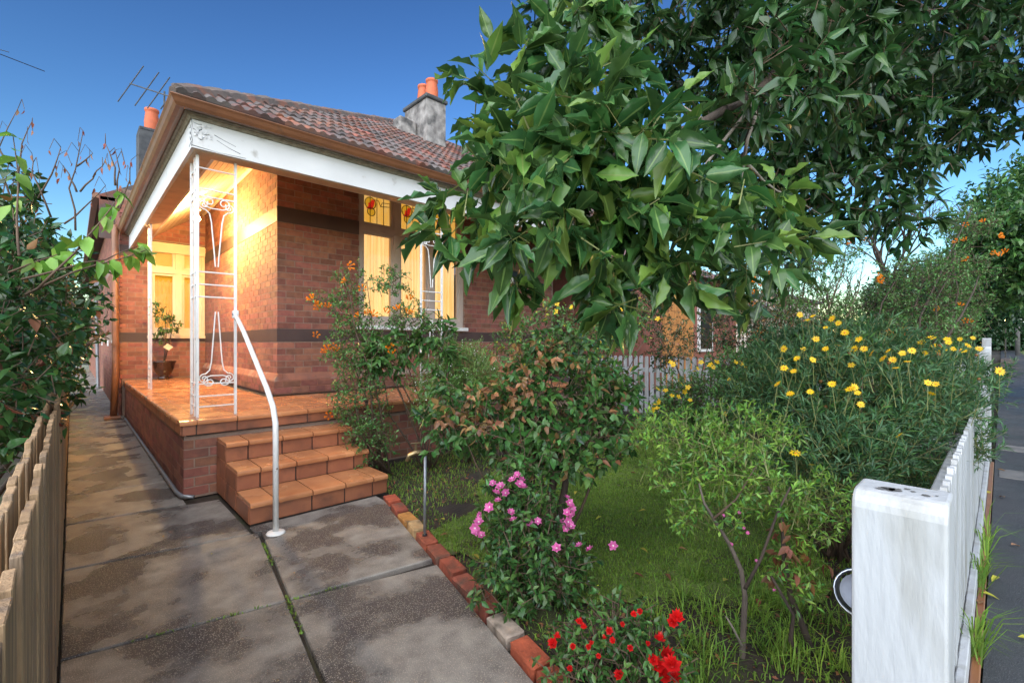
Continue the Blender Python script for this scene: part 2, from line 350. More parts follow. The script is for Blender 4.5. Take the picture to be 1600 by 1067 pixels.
# footpath, verge, road
fp = MB().add([(-30, -1.75, 0), (330, -1.75, 0), (330, .055, 0), (-30, .055, 0)], [(0, 1, 2, 3)]).build('footpath', M['asphalt']); fp['kind'] = 'structure'
M['strip'] = mat('concrete_strip', (.16, .155, .15), (.10, .10, .10), 5, .7, .4, 80)
for x0, x1, y0, y1 in ((7.1, 7.55, -1.2, .02), (8.9, 9.35, -.5, .04)):
    MB().cbox((x0, y0, -.02), (x1, y1, .008)).build('concrete_strip', M['strip'], fp)
vg = sheet('grass_verge', -30, 330, -3.4, -1.75, .012, M['lawn'])
kb = MB().box((-30, -3.58, -.13), (330, -3.4, .01)).build('kerb', M['strip']); kb['kind'] = 'structure'
sheet('road', -30, 330, -11, -3.58, -.07, M['asphalt'])
# ------------------------------------------------------------------ the house
house = empty('brick_house', (2.06, 6.9, 0), 'red brick house with tiled roof, white fascia and lit corner porch', 'house')
ZP = .70; YB = 11.7; XS = 2.06; YFW = 6.9; CO = .0875
bricks = []     # (matrix, length, area) of every brick
BL = .226; BH = .0785
def brick_run(org, u, n, L, z0, z1, holes=(), off=0.0):
    u = Vector(u); n = Vector(n); k = 0; z = z0
    while z + BH * .6 < z1:
        x = -(.118 if k % 2 else 0) - off
        while x < L:
            a, b = max(x, 0), min(x + BL, L)
            if b - a > .035:
                segs = [(a, b)]
                for (h0, h1, g0, g1) in holes:
                    if z + BH > g0 + .01 and z < g1 - .01:
                        ns = []
                        for (p, q) in segs:
                            if q <= h0 or p >= h1: ns.append((p, q)); continue
                            if p < h0 - .03: ns.append((p, h0))
                            if q > h1 + .03: ns.append((h1, q))
                        segs = ns
                for p, q in segs:
                    c = Vector(org) + u * ((p + q) / 2) + Vector((0, 0, z + BH / 2)) + n * random.uniform(-.0012, .0012)
                    d = c.x * FW[0] + c.y * FW[1]; view = (Vector((0, 0, H)) - c)
                    facing = max(0, view.normalized().dot(n)); px = proj(c)
                    vis = facing if (-20 < px[0] < 760 and -20 < px[1] < 1080) else 0
                    rot = Matrix((u, n, Vector((0, 0, 1)))).transposed().to_4x4()
                    bricks.append((Matrix.Translation(c) @ rot @ Matrix.Rotation(random.uniform(-.006, .006), 4, 'Y') @ Matrix.Diagonal(((q - p) / BL, 1, random.uniform(.96, 1.02), 1)), vis * (q - p) / max(d, .5) ** 2))
            x += BL + .011
        z += CO; k += 1
def wall(name, a, b, m=None): return MB().box(a, b).build(name, m or M['mortar'], house)
# front wall around the window (mortar bodies sit 7 mm behind the brick faces)
g = .0035
fw = MB().box((XS + g, YFW + g, 0), (3.25, YFW + .24, 4.25)).box((5.32, YFW + g, 0), (7.8, YFW + .24, 4.25)).box((3.25, YFW + g, 0), (5.32, YFW + .24, 1.62)).box((3.25, YFW + g, 3.99), (5.32, YFW + .24, 4.25)).build('front_wall', M['mortar'], house)
WH = (3.25 - XS, 5.32 - XS, 1.62, 3.99)
B1, B2 = (1.435, 1.61), (3.10, 3.31)
def bricked(org, u, n, L, holes=(), zb=.99, zt=4.2, off=0.0):
    for z0, z1 in ((zb, B1[0] - .02), (B1[1] + .005, B2[0] - .02), (B2[1] + .005, zt)): brick_run(org, u, n, L, z0, z1, holes, off)
bricked((XS, YFW, 0), (1, 0, 0), (0, -1, 0), 5.7, (WH,))
sw = wall('porch_side_wall', (XS + g, YFW + .241, 0), (XS + .24, YB + .3, 4.25))
bricked((XS, YFW + .012, 0), (0, 1, 0), (-1, 0, 0), YB - YFW - .02, off=.05)
bw = MB().box((.70, YB + g, 0), (1.10, YB + .24, 4.25)).box((1.10, YB + g, 0), (XS + .01, YB + .24, 1.55)).box((1.10, YB + g, 3.46), (XS + .01, YB + .24, 4.25)).build('porch_back_wall', M['mortar'], house)
bricked((.665, YB, 0), (1, 0, 0), (0, -1, 0), XS - .665, ((1.10 - .665, 3, 1.55, 3.46),), zb=.72, zt=4.2)
lw = MB().box((.66 + g, YB + .25, 0), (.95, 16.5, 4.45)).box((.66 + g, 17.2, 0), (.95, 21.5, 4.45)).box((.66 + g, 22.3, 0), (.95, 34, 4.45)).box((.66 + g, 16.5, 0), (.95, 17.2, 1.5)).box((.66 + g, 16.5, 3.6), (.95, 17.2, 4.45)).box((.66 + g, 21.5, 0), (.95, 22.3, 1.5)).box((.66 + g, 21.5, 3.6), (.95, 22.3, 4.45)).box((.80, 16.5, 1.5), (.95, 17.2, 3.6)).box((.80, 21.5, 1.5), (.95, 22.3, 3.6)).build('side_wall', M['mortar'], house)
bricked((.66, YB + .012, 0), (0, 1, 0), (-1, 0, 0), 22.2, ((4.8, 5.5, 1.5, 3.6), (9.8, 10.6, 1.5, 3.6)), zb=.02, zt=4.42)
for y0, y1 in ((16.5, 17.2), (21.5, 22.3)): MB().cbox((.64, y0 - .05, 1.42), (.80, y1 + .05, 1.5)).build('window_sill', M['plinth'], house)
for y in (13.6, 15.4, 18.6): MB().cbox((.645, y, 1.33), (.67, y + .34, 1.47)).build('air_vent', M['white'], house)
def band(x0, y0, x1, y1, z): MB().box((x0, y0, z[0]), (x1, y1, z[1])).build('painted_band', M['band'], house)
for z in (B1, B2):
    band(XS - .006, YFW - .006, 3.247, YFW + .1, z); band(5.323, YFW - .006, 7.8, YFW + .1, z)
    band(XS - .006, YFW + .101, XS + .1, YB - .002, z)
    band(.66, YB - .006, 1.097, YB + .1, z)
band(1.10, YB - .006, XS - .008, YB + .1, (B1[0], 1.545)); band(3.247, YFW - .006, 5.323, YFW + .1, (B1[0], 1.60))
# plinth with sloping top
def plinth(u0, u1, fn):
    poly = [(0, .70), (.05, .70), (.05, .90), (.0, .99), (-.05, .99), (-.05, .70)]
    return MB().prism(poly, lambda o, z: fn(u0, o, z), lambda o, z: fn(u1, o, z)).build('plinth', M['plinth'], house)
plinth(XS - .05, 7.8, lambda u, o, z: (u if z < .95 or u > XS else XS, YFW - o, z))
plinth(YFW - .048, YB, lambda u, o, z: (XS - o, u, z))
brick_run((XS - .055, YFW - .056, 0), (1, 0, 0), (0, -1, 0), 5.7, .715, .885); brick_run((XS - .056, YFW - .05, 0), (0, 1, 0), (-1, 0, 0), 4.7, .715, .885)
# porch base
PX, PY = .74, 5.16
pbs = MB().box((PX + g, PY + g, -.02), (7.7, YFW - .02, .63)).box((PX + g, YFW - .02, -.02), (XS, YB, .63)).build('porch_base', M['mortar'], house)
brick_run((PX, PY, 0), (1, 0, 0), (0, -1, 0), 5.0, .0, .56, off=.03); brick_run((PX, PY + .01, 0), (0, 1, 0), (-1, 0, 0), YB - PY - .02, .0, .56, off=.07)
MB().cbox((PX + .02, PY - .016, .555), (6, PY + .05, .60)).build('base_cap_strip', M['grout'], house)
# porch floor tiles
pf = MB().box((PX - .01, PY - .02, .60), (7.7, YFW - .06, .672)).box((PX - .01, YFW - .06, .60), (XS - .056, YB, .672)).build('porch_floor', M['grout'], house)
def variants(name, fn, m, n=3, smooth=False): return [fn(i).mesh(name, m, smooth) for i in range(n)]
T = .333
def nose_tile(w_, d_, t=.03):   # front edge (-y) rounded over
    p = [(0, 0), (-.0, t)] ; prof = [(d_, 0), (d_, t)] + [(.02 - .02 * math.sin(a), t - .02 + .02 * math.cos(a)) for a in (0, .5, 1.0, 1.57)] + [(0, -.012), (.012, -.016), (.02, 0)]
    return MB().prism(prof, lambda y, z: (0, y, z), lambda y, z: (w_, y, z))
tile_me = MB().cbox((0, 0, 0), (T - .009, T - .009, .03), .003).mesh('tile', M['tile'])
def at(x, y, z, rz=0, s=(1, 1, 1)): return Matrix.Translation((x, y, z)) @ Matrix.Rotation(rz, 4, 'Z') @ Matrix.Diagonal((*s, 1))
n_me = nose_tile(T - .009, .16).mesh('nosing_tile', M['tile'])
x = PX - .03
nx0 = PX + .10
for i in range(17):
    link('nosing_tile', n_me, pf, at(nx0 + i * T, PY - .045, .672 + random.uniform(-.001, .001)))
    if i == 0: link('nosing_tile', n_me, pf, at(PX - .035, PY - .045, .672, 0, (.135 / T, 1, 1)))
for j in range(20):   # side nosing, front edge turned to -X
    y = PY + .118 + j * T
    if y + T < YB: link('nosing_tile', n_me, pf, at(PX - .036, y + T - .006, .6725, -math.pi / 2))
for i in range(17):
    for j in range(20):
        x, y = PX + .127 + i * T, PY + .118 + j * T
        if y + T > YB: continue
        if y + T > YFW - .06 and x + T > XS - .05: continue
        link('floor_tile', tile_me, pf, at(x, y, .672 + random.uniform(-.0015, .0015)))
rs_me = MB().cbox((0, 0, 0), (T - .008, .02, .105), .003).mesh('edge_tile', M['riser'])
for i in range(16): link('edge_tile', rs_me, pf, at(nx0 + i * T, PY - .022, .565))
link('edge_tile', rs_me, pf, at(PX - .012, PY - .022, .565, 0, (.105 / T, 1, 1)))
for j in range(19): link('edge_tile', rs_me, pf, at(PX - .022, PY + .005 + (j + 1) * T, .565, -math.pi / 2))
# steps
SX0, SX1 = 1.0, 2.18; RS = .172; FR = [4.02, 4.41, 4.79]
stp = MB(); tops = [RS, 2 * RS, 3 * RS]
for k in range(3): stp.box((SX0 + .015, FR[k] + .012, -.02), (SX1 - .015, (FR[k + 1] + .012) if k < 2 else PY - .025, tops[k] - .012))
st = stp.build('porch_steps', M['grout'], house)
cuts = [0, .185, .48, .765, 1.03, 1.18]
for k in range(3):
    dep = (FR[k + 1] if k < 2 else PY - .025) - FR[k]
    for a, b in zip(cuts, cuts[1:]):
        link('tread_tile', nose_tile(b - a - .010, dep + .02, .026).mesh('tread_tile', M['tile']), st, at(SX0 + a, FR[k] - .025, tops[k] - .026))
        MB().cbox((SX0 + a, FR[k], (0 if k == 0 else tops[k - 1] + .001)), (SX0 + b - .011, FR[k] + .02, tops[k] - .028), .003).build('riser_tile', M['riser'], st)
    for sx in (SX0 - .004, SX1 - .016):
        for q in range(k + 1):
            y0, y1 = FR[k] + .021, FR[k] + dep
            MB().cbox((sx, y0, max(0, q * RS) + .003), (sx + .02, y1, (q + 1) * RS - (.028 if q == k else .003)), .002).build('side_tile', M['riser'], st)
# beams, ceiling
bm = MB().box((.80, 5.15, 3.225), (7.7, 5.37, 3.485)).box((.80, 5.371, 3.225), (1.02, YB, 3.485)).build('fascia', M['white_old'], house)
MB().box((.83, 5.18, 3.218), (7.7, 5.34, 3.226)).box((.83, 5.341, 3.218), (.99, YB, 3.226)).build('soffit_board', M['soffit'], house)
def moulding(prof, name, m, mb=None):
    mb = mb or MB()   # outward offset o, height z; front run mitred with left run
    mb.prism(prof, lambda o, z: (.80 - o, 5.15 - o, z), lambda o, z: (8.0, 5.15 - o, z)); mb.prism(prof[::-1], lambda o, z: (.80 - o, 5.15 - o, z), lambda o, z: (.80 - o, YB + 1.2, z)); return mb.build(name, m, house)
moulding([(-.02, 3.488), (.012, 3.488), (.016, 3.498), (.03, 3.506), (.034, 3.518), (.058, 3.524), (.06, 3.534), (-.02, 3.534)], 'cornice_moulding', M['mould'])
gp = [(.055, 3.536), (.10, 3.518), (.135, 3.52), (.155, 3.545), (.17, 3.575), (.185, 3.594), (.185, 3.602), (.172, 3.602), (.155, 3.58), (.14, 3.545), (.12, 3.535), (.07, 3.545), (.066, 3.59), (.055, 3.59)]
moulding(gp, 'gutter', M['gutter'])
CZ0, CX0, CS = 3.40, 1.0, .74
ceil = MB().add([(CX0, 5.35, CZ0 + .03), (XS + .1, 5.35 + 1.16, CZ0 + CS * 1.16 + .03), (XS + .1, YB, CZ0 + CS * 1.16 + .03), (CX0, YB, CZ0 + .03)], [(0, 1, 2, 3)]).add([(CX0, 5.35, CZ0 + .031), (7.7, 5.35, CZ0 + .031), (7.7, 6.95, CZ0 + CS * 1.6 + .031), (CX0 + 1.6, 6.95, CZ0 + CS * 1.6 + .031)], [(0, 1, 2, 3)]).build('porch_ceiling', M['soffit'], house)
cw = .098; k = 0
while CX0 + k * cw < XS - .02:
    a, b = CX0 + k * cw + .003, min(CX0 + (k + 1) * cw - .003, XS + .05)
    za, zb = CZ0 + CS * (a - CX0), CZ0 + CS * (b - CX0)
    MB().add([(a, 5.35 + a - CX0, za), (b, 5.35 + b - CX0, zb), (b, YB, zb), (a, YB, za), (a, 5.35 + a - CX0, za + .025), (b, 5.35 + b - CX0, zb + .025), (b, YB, zb + .025), (a, YB, za + .025)],
             [(0, 1, 2, 3)[::-1], (4, 5, 6, 7), (0, 4, 7, 3), (1, 2, 6, 5), (0, 1, 5, 4), (3, 7, 6, 2)]).build('ceiling_board', M['ceil'], ceil); k += 1
for k in range(15):
    a, b = 5.35 + k * cw + .003, 5.35 + (k + 1) * cw - .003; za, zb = CZ0 + CS * (a - 5.35), CZ0 + CS * (b - 5.35); xa, xb = CX0 + a - 5.35, CX0 + b - 5.35
    MB().add([(xa, a, za), (7.7, a, za), (7.7, b, zb), (xb, b, zb), (xa, a, za + .025), (7.7, a, za + .025), (7.7, b, zb + .025), (xb, b, zb + .025)],
             [(3, 2, 1, 0), (4, 5, 6, 7), (0, 1, 5, 4), (2, 3, 7, 6), (1, 2, 6, 5), (0, 4, 7, 3)]).build('ceiling_board', M['ceil'], ceil)
MB().tube([(XS - .03, 5.35 + 1.05, CZ0 + CS * 1.03 - .02), (XS - .03, YB, CZ0 + CS * 1.03 - .02)], .03, 6).build('scotia_moulding', M['ceil'], house)
MB().box((.83, YB - .03, CZ0 - .16), (XS, YB + .005, CZ0 + .02)).build('back_beam', M['ceil'], house)
cr = MB()
for pts in ([(0, 3.48), (.004, 3.42), (-.006, 3.36), (.005, 3.30), (0, 3.235)], [(.01, 3.46), (.05, 3.45), (.08, 3.458)], [(.01, 3.40), (.05, 3.385), (.08, 3.41)], [(.02, 3.37), (.06, 3.335), (.07, 3.31)], [(.20, 3.345), (.30, 3.30), (.40, 3.27)], [(.18, 3.39), (.26, 3.36), (.36, 3.33)], [(.0, 3.245), (.2, 3.232), (.45, 3.24)]):
    cr.tube([(.80 + u, 5.1495, z) for u, z in pts], [.0012 + .0022 * random.random() for _ in pts], 5)
for pts in ([(0.02, 3.44), (.05, 3.42), (.09, 3.43)], [(.01, 3.38), (.06, 3.36), (.08, 3.39)], [(.01, 3.32), (.05, 3.30), (.07, 3.34)], [(0.01, 3.28), (.06, 3.27), (.12, 3.26)]): cr.tube([(.7995, 5.15 + u, z) for u, z in pts], .003, 5)
cr.build('paint_crack', M['darkrender'], bm)
fk = MB()
for k in range(14):
    u, z, r = random.uniform(.01, .16), random.uniform(3.33, 3.47), random.uniform(.008, .022); n = 6
    q = [(.80 + u + r * math.cos(t) * random.uniform(.6, 1.3), 5.147 - random.uniform(0, .012), z + r * math.sin(t) * random.uniform(.6, 1.3)) for t in np.linspace(0, 6.283, n, endpoint=False)]
    fk.add(q, [tuple(range(n))])
fk.build('paint_flake', M['white_old'], bm)
# windows -----------------------------------------------------------------
def folded(x0, x1, z0, z1, y, amp, nf, m, name, parent, scallop=0):
    n = int(nf * 8); V = []; Fq = []
    for i in range(n + 1):
        t = i / n; xx = x0 + (x1 - x0) * t; yo = amp * math.sin(t * nf * 2 * math.pi + .7 * math.sin(t * 9)) + amp * .5 * math.sin(t * nf * 5.1)
        V += [(xx, y + yo, z0), (xx, y + yo * .8, z1 - scallop * abs(math.sin(t * math.pi * 4)))]
    for i in range(n): Fq.append((2 * i, 2 * i + 2, 2 * i + 3, 2 * i + 1))
    return MB().add(V, Fq).build(name, m, parent, True)
yw = YFW + .05
def frame_bits(xs, z0, zt, z1, y, m, mull=.10, out=.07):
    f = MB()
    f.box((xs[0], y, z0), (xs[-1], y + .12, z0 + .10)).box((xs[0], y, z1 - .05), (xs[-1], y + .12, z1)).box((xs[0], y - .012, zt - .045), (xs[-1], y + .12, zt + .045))
    for i, xx in enumerate(xs):
        w0, w1 = (xx, xx + out) if i == 0 else ((xx - out, xx) if i == len(xs) - 1 else (xx - mull / 2, xx + mull / 2))
        f.box((w0, y - .004, z0 + .1), (w1, y + .12, zt - .045)); f.box((w0, y - .004, zt + .045), (w1, y + .12, z1 - .05))
    win = f.build('window', m, house)
    for i in range(len(xs) - 1):
        a = xs[i] + (out if i == 0 else mull / 2); b = xs[i + 1] - (out if i == len(xs) - 2 else mull / 2)
        for c0, c1 in ((z0 + .1, zt - .045), (zt + .045, z1 - .05)):
            s_ = .045; q = MB().box((a, y + .03, c0), (a + s_, y + .07, c1)).box((b - s_, y + .03, c0), (b, y + .07, c1)).box((a + s_, y + .031, c0), (b - s_, y + .07, c0 + s_ * 1.3)).box((a + s_, y + .031, c1 - s_), (b - s_, y + .07, c1)); q.build('sash', m, win)
            MB().box((a + s_, y + .048, c0 + s_ * 1.3), (b - s_, y + .053, c1 - s_)).build('pane', M['glass'], win)
        yield win, a + .045, b - .045
zs, ztr, ztop = 1.69, 3.24, 3.985
for i, (win, a, b) in enumerate(frame_bits([3.255, 3.94, 4.62, 5.315], zs, ztr, ztop, yw, M['frame'])):
    folded(a - .04, b + .04, zs + .12, ztr - .05, yw + .17, .022, 8, M['curtain'], 'curtain', win)
    z0, z1 = ztr + .095, ztop - .09; yy = yw + .075
    MB().box((a, yy + .01, z0), (b, yy + .014, z1)).build('leadlight', M['amber'], win)
    wd, ht = b - a, z1 - z0; fl = 1
    L_ = lambda u, v: (a + wd * u, yy + .004, z0 + ht * v)
    ld = MB()
    for u in (.27, .52, .77): ld.tube([L_(u, 0), L_(u, 1)], .006, 4)
    ld.tube([L_(0, .56), L_(.12, .56)], .006, 4); ld.tube([L_(.45, .72), L_(.58, .72), L_(.66, .56), L_(1, .60)], .006, 4)
    ld.tube([L_(.66, .56), L_(.72, .68), L_(1, .70)], .006, 4)
    for cu, cv, r in ((.28, .60, .20), (.31, .36, .14)):
        ld.tube([L_(cu + r * math.cos(t_ * math.pi / 10), cv + r * wd / ht * math.sin(t_ * math.pi / 10)) for t_ in range(21)], .007, 4)
        MB().add([(q[0], yy + .008 - .001 * (cv > .5), q[2]) for q in (L_(cu + r * math.cos(t_ * math.pi / 10), cv + r * wd / ht * math.sin(t_ * math.pi / 10)) for t_ in range(20))], [tuple(range(20))[::-1]]).build('round_glass', M['gold'], win)
    ld.build('lead_came', M['lead'], win)
    fl_ = [(.12, .42), (.22, .44), (.30, .42), (.38, .50), (.43, .60), (.44, .76), (.38, .70), (.33, .72), (.28, .62), (.20, .60), (.21, .52)]
    MB().add([(a + wd * u, yy + .0045, z0 + ht * v) for u, v in fl_], [tuple(range(len(fl_)))]).build('red_flower_glass', M['red'], win)
MB().cbox((3.20, YFW - .07, 1.625), (5.36, YFW + .06, 1.689), .008).build('sill', M['white'], win)
MB().box((3.26, yw + .3, 1.6), (5.3, yw + .32, 4.0)).build('blind_backing', M['frame'], win)
yw2 = YB + .02
for win2, a, b in frame_bits([1.105, 1.60, 2.055], 1.56, 2.87, 3.45, yw2, M['frame_cream'], .11, .06):
    folded(a - .03, b + .03, 1.66, 2.72, yw2 + .15, .010, 6, M['lace'], 'curtain', win2, .06)
    MB().box((a - .02, yw2 + .20, 1.6), (b + .02, yw2 + .21, 2.86)).build('blind', M['gold'], win2)
    MB().box((a, yw2 + .078, 2.96), (b, yw2 + .084, 3.36)).build('frosted_pane', M['lace'], win2)
MB().cbox((1.08, YB - .06, 1.50), (XS - .004, YB + .02, 1.558), .006).build('sill', M['frame_cream'], win2)
# house roof ------------------------------------------------------------
EX, EY, EZ, KR = .66, 5.02, 3.60, .61
RIDGE_Y = 9.9; rz_ = EZ + KR * (RIDGE_Y - EY); hipx = EX + RIDGE_Y - EY
roof = MB().add([(EX, EY, EZ), (8.1, EY, EZ), (8.1, RIDGE_Y, rz_), (hipx, RIDGE_Y, rz_)], [(0, 1, 2, 3)]).add([(EX, EY, EZ), (hipx, RIDGE_Y, rz_), (hipx, 13, rz_), (EX, 13, EZ)], [(0, 1, 2, 3)]).add([(8.1, EY, EZ), (8.1, 13, EZ), (8.1, RIDGE_Y, rz_)], [(0, 1, 2)]).add([(hipx, RIDGE_Y, rz_), (8.1, RIDGE_Y, rz_), (8.1, 13, EZ + .5), (hipx, 13, rz_)], [(0, 1, 2, 3)]).build('roof', M['roofbase'], house)
TW, TL, CL = .225, .40, .335
def roof_tile(i=0):
    prof = [(-.0, .012), (.02, .030), (.045, .036), (.07, .026), (.085, .010), (.115, .010), (.13, .026), (.155, .036), (.18, .028), (.20, .012), (TW, .010)]
    m = MB(); n = len(prof); vs = []
    for y, dz in ((0, .012), (0, .0), (TL, -.012)):
        for u, z in prof: vs.append((u, y, z + dz if dz >= 0 and y == 0 and dz > 0 else (0 if y == 0 else z - .012)))
    vs2 = [(u, 0, -.004) for u, z in prof] + [(u, 0, z + .014) for u, z in prof] + [(u, TL, z - .014) for u, z in prof]
    fs = []
    for r_ in range(2):
        for i in range(n - 1): fs.append((r_ * n + i, r_ * n + i + 1, (r_ + 1) * n + i + 1, (r_ + 1) * n + i))
    return m.add(vs2, fs)
tme = roof_tile().mesh('roof_tile', M['rooftile'])
tm_v = np.array([v.co[:] for v in tme.vertices]); tm_f = np.array([p.vertices[:] for p in tme.polygons])
def slope_tiles(org, u, up, width_fn, rows, out):
    u = Vector(u).normalized(); up = Vector(up).normalized(); n = u.cross(up)
    for r_ in range(rows):
        s = r_ * CL; a, b = width_fn(s)
        k0 = math.ceil(a / TW); k1 = int(b / TW)
        for k in range(k0, k1):
            p = Vector(org) + u * (k * TW) + up * s + n * .01
            rot = Matrix((u, up, n)).transposed().to_4x4()
            Mx = Matrix.Translation(p) @ rot @ Matrix.Rotation(random.uniform(-.012, .012), 4, 'X') @ Matrix.Rotation(random.uniform(-.008, .008), 4, 'Z')
            px = proj(p); d = max(px[2], .5)
            out.append((Mx, (max(0, (Vector((0, 0, H)) - p).normalized().dot(n) + .25) / d ** 2) if 200 < px[0] < 720 and px[1] < 300 else 0))
tiles = []; sl = math.sqrt(1 + KR * KR)
slope_tiles((EX, EY - .03, EZ + .012), (1, 0, 0), (0, 1, KR), lambda s: (s / sl - .12, 8.1 - EX), int(4.88 * sl / CL), tiles)
def instance_set(items, me, V0, F0, name, parent, m, cap, stuffname):
    items = sorted(items, key=lambda t: -t[1]); ind = [t for t in items[:cap] if t[1] > 0]; rest = items[len(ind):]
    for Mx, _ in ind: link(name, me[random.randrange(len(me))], parent, Mx)
    if rest:
        Vs = np.concatenate([V0 @ np.array(Mx.to_3x3()).T + np.array(Mx.translation) for Mx, _ in rest]); nV = len(V0)
        fs = (F0[None] + (np.arange(len(rest)) * nV)[:, None, None]).reshape(-1, F0.shape[1])
        o = link(stuffname, np_mesh(stuffname, Vs, [fs], m), parent); o['kind'] = 'stuff'
instance_set(tiles, [tme], tm_v, tm_f, 'roof_tile', roof, M['rooftile'], 290, 'roof_tiles_far')
rme = MB().tube([(0, 0, 0), (0, .16, .006), (0, .33, -.004)], [.10, .115, .13], 8).mesh('hip_tile', M['hip'])
hd = Vector((1, 1, KR)).normalized()
for k in range(24):
    p = Vector((EX, EY, EZ)) + hd * (.05 + k * .31)
    x_ = hd.cross(Vector((0, 0, 1))).normalized(); z_ = x_.cross(hd)
    link('hip_tile', rme, roof, Matrix.Translation(p + z_ * .0) @ Matrix((x_, hd, z_)).transposed().to_4x4() @ Matrix.Rotation(random.uniform(-.03, .03), 4, 'X'))
# rear wing roof along the side path
rw = MB().box((.42, 12.9, 4.40), (.70, 34, 4.47)).add([(.40, 12.9, 4.5), (.40, 34, 4.5), (4.6, 34, 6.9), (4.6, 12.9, 6.9)], [(0, 3, 2, 1)]).add([(.40, 12.9, 4.5), (4.6, 12.9, 6.9), (4.6, 12.9, 3.6), (.40, 12.9, 3.6)], [(0, 1, 2, 3)]).build('rear_roof', M['rooftile'], house)
MB().box((.30, 12.9, 4.42), (.40, 34, 4.53)).build('rear_gutter', M['gutter'], house)
# chimneys
def chimney(c, sz, z0, z1, m, pots, pr, ph, cap):
    e = MB().box((c[0] - sz[0] / 2, c[1] - sz[1] / 2, z0), (c[0] + sz[0] / 2, c[1] + sz[1] / 2, z1)).build('chimney', m, house)
    MB().cbox((c[0] - sz[0] / 2 - cap, c[1] - sz[1] / 2 - cap, z1 + .001), (c[0] + sz[0] / 2 + cap, c[1] + sz[1] / 2 + cap, z1 + .09), .02).build('chimney_cap', M['darkrender'], e)
    for (dx, dy) in pots:
        MB().lathe([(0, 0), (pr * .95, 0), (pr, ph * .1), (pr * 1.02, ph * .45), (pr * .86, ph * .8), (pr * .86, ph * .86), (pr * .98, ph * .9), (pr * .98, ph), (pr * .8, ph), (pr * .78, ph * .5), (0, ph * .5)], (c[0] + dx, c[1] + dy, z1 + .09), 16).build('chimney_pot', M['pot_terra'], e, True)
    return e
chimney((5.42, 8.4), (.46, .85), 5.0, 6.36, M['render'], ((0, -.26), (0, .05)), .13, .40, .04)
MB().cbox((4.75, 8.3, 5.0), (5.18, 8.6, 6.0), .05).build('chimney_shoulder', M['render'], house)
chimney((1.70, 16.3), (.80, .80), 4.5, 7.15, M['darkrender'], ((-.1, -.1),), .17, .62, .0)
# iron posts
def spiral(c, r0, r1, a0, turns, fn, n=18): return [fn(c[0] + (r0 + (r1 - r0) * i / n) * math.cos(a0 + turns * 2 * math.pi * i / n), c[1] + (r0 + (r1 - r0) * i / n) * math.sin(a0 + turns * 2 * math.pi * i / n)) for i in range(n + 1)]
def panel(e, ups, fn, w_, rungs, scroll=True, z0=ZP + .003, z1=3.222, t=.0115, sides=(0, 1)):
    for k in sides: ups.append(tuple(tuple(a + b for a, b in zip(fn(k * w_, zz), sg)) for zz, sg in ((z0, (-t, -t, 0)), (z1, (t, t, 0)))))
    if e is None: return
    for z in rungs: MB().tube([fn(0, z), fn(w_, z)], .0075, 6).build('rung', M['iron'], e)
    if not scroll: return
    c = w_ / 2
    for s in (-1, 1):
        S = lambda u, v: fn(c + s * u, v)
        for (lo, hi, fl) in ((2.16, 2.72, 1), (1.72, 1.10, -1)):     # splayed stems with scrolls
            k = fl
            MB().tube([S(.012, lo), S(.02, lo + .12 * k), S(.045, lo + (abs(hi - lo) - .13) * k), S(.06, hi - .05 * k), S(.095, hi - .015 * k)] + spiral((.105, hi + .03 * k), .045, .012, -1.57 * k, 1.35 * k, S), .0062, 5).build('scroll', M['iron'], e)
            MB().tube([S(0, hi + .005 * k), S(.05, hi + .005 * k)] + spiral((.062, hi + .052 * k + .012 * k), .055, .012, -1.57 * k, 1.3 * k, S), .0062, 5).build('scroll', M['iron'], e)
R6 = [3.10, 2.90, 2.83, 2.10, 1.98, 1.86, 1.02, .90, .80]
def iron_post(panels, extra=()):
    ups = list(extra)
    for a in panels: panel(None, ups, *a[:4], sides=a[4])
    mb = MB()
    for a, b in ups: mb.box(a, b)
    e = mb.build('iron_post', M['iron'], house)
    for a in panels: panel(e, [], *a[:4], sides=a[4])
iron_post([(lambda u, z: (.87 + u, 5.30, z), .32, R6, True, (0, 1)), (lambda u, z: (.87, 5.34 + u, z), .26, R6, False, (1,))], [((.8585, 5.40, ZP + .003), (.8815, 5.423, 3.222))])
iron_post([(lambda u, z: (.87, 8.9 + u, z), .30, R6, True, (0, 1))])
iron_post([(lambda u, z: (3.36 + u, 5.30, z), .33, R6, True, (0, 1))])
# place bricks: the largest in the picture singly, the rest as one mass
b_me = []
for i in range(4):
    m_ = MB().cbox((-BL / 2, -.0, -BH / 2), (BL / 2, -.03, BH / 2), .0028)
    m_.v = [(x + random.uniform(-.0016, .0016), -y - .012 - .018 + random.uniform(-.0012, .0012) if False else (y + .0), z + random.uniform(-.0014, .0014)) for x, y, z in m_.v]
    b_me.append(m_.mesh('brick', M['brick']))
def plain_box(): 
    m_ = MB().box((-BL / 2, -.03, -BH / 2), (BL / 2, 0, BH / 2)); return np.array(m_.v), np.array(m_.f)
bv, bf = plain_box()
instance_set(bricks, b_me, bv, bf, 'brick', house, M['brick'], 295, 'brick_courses')
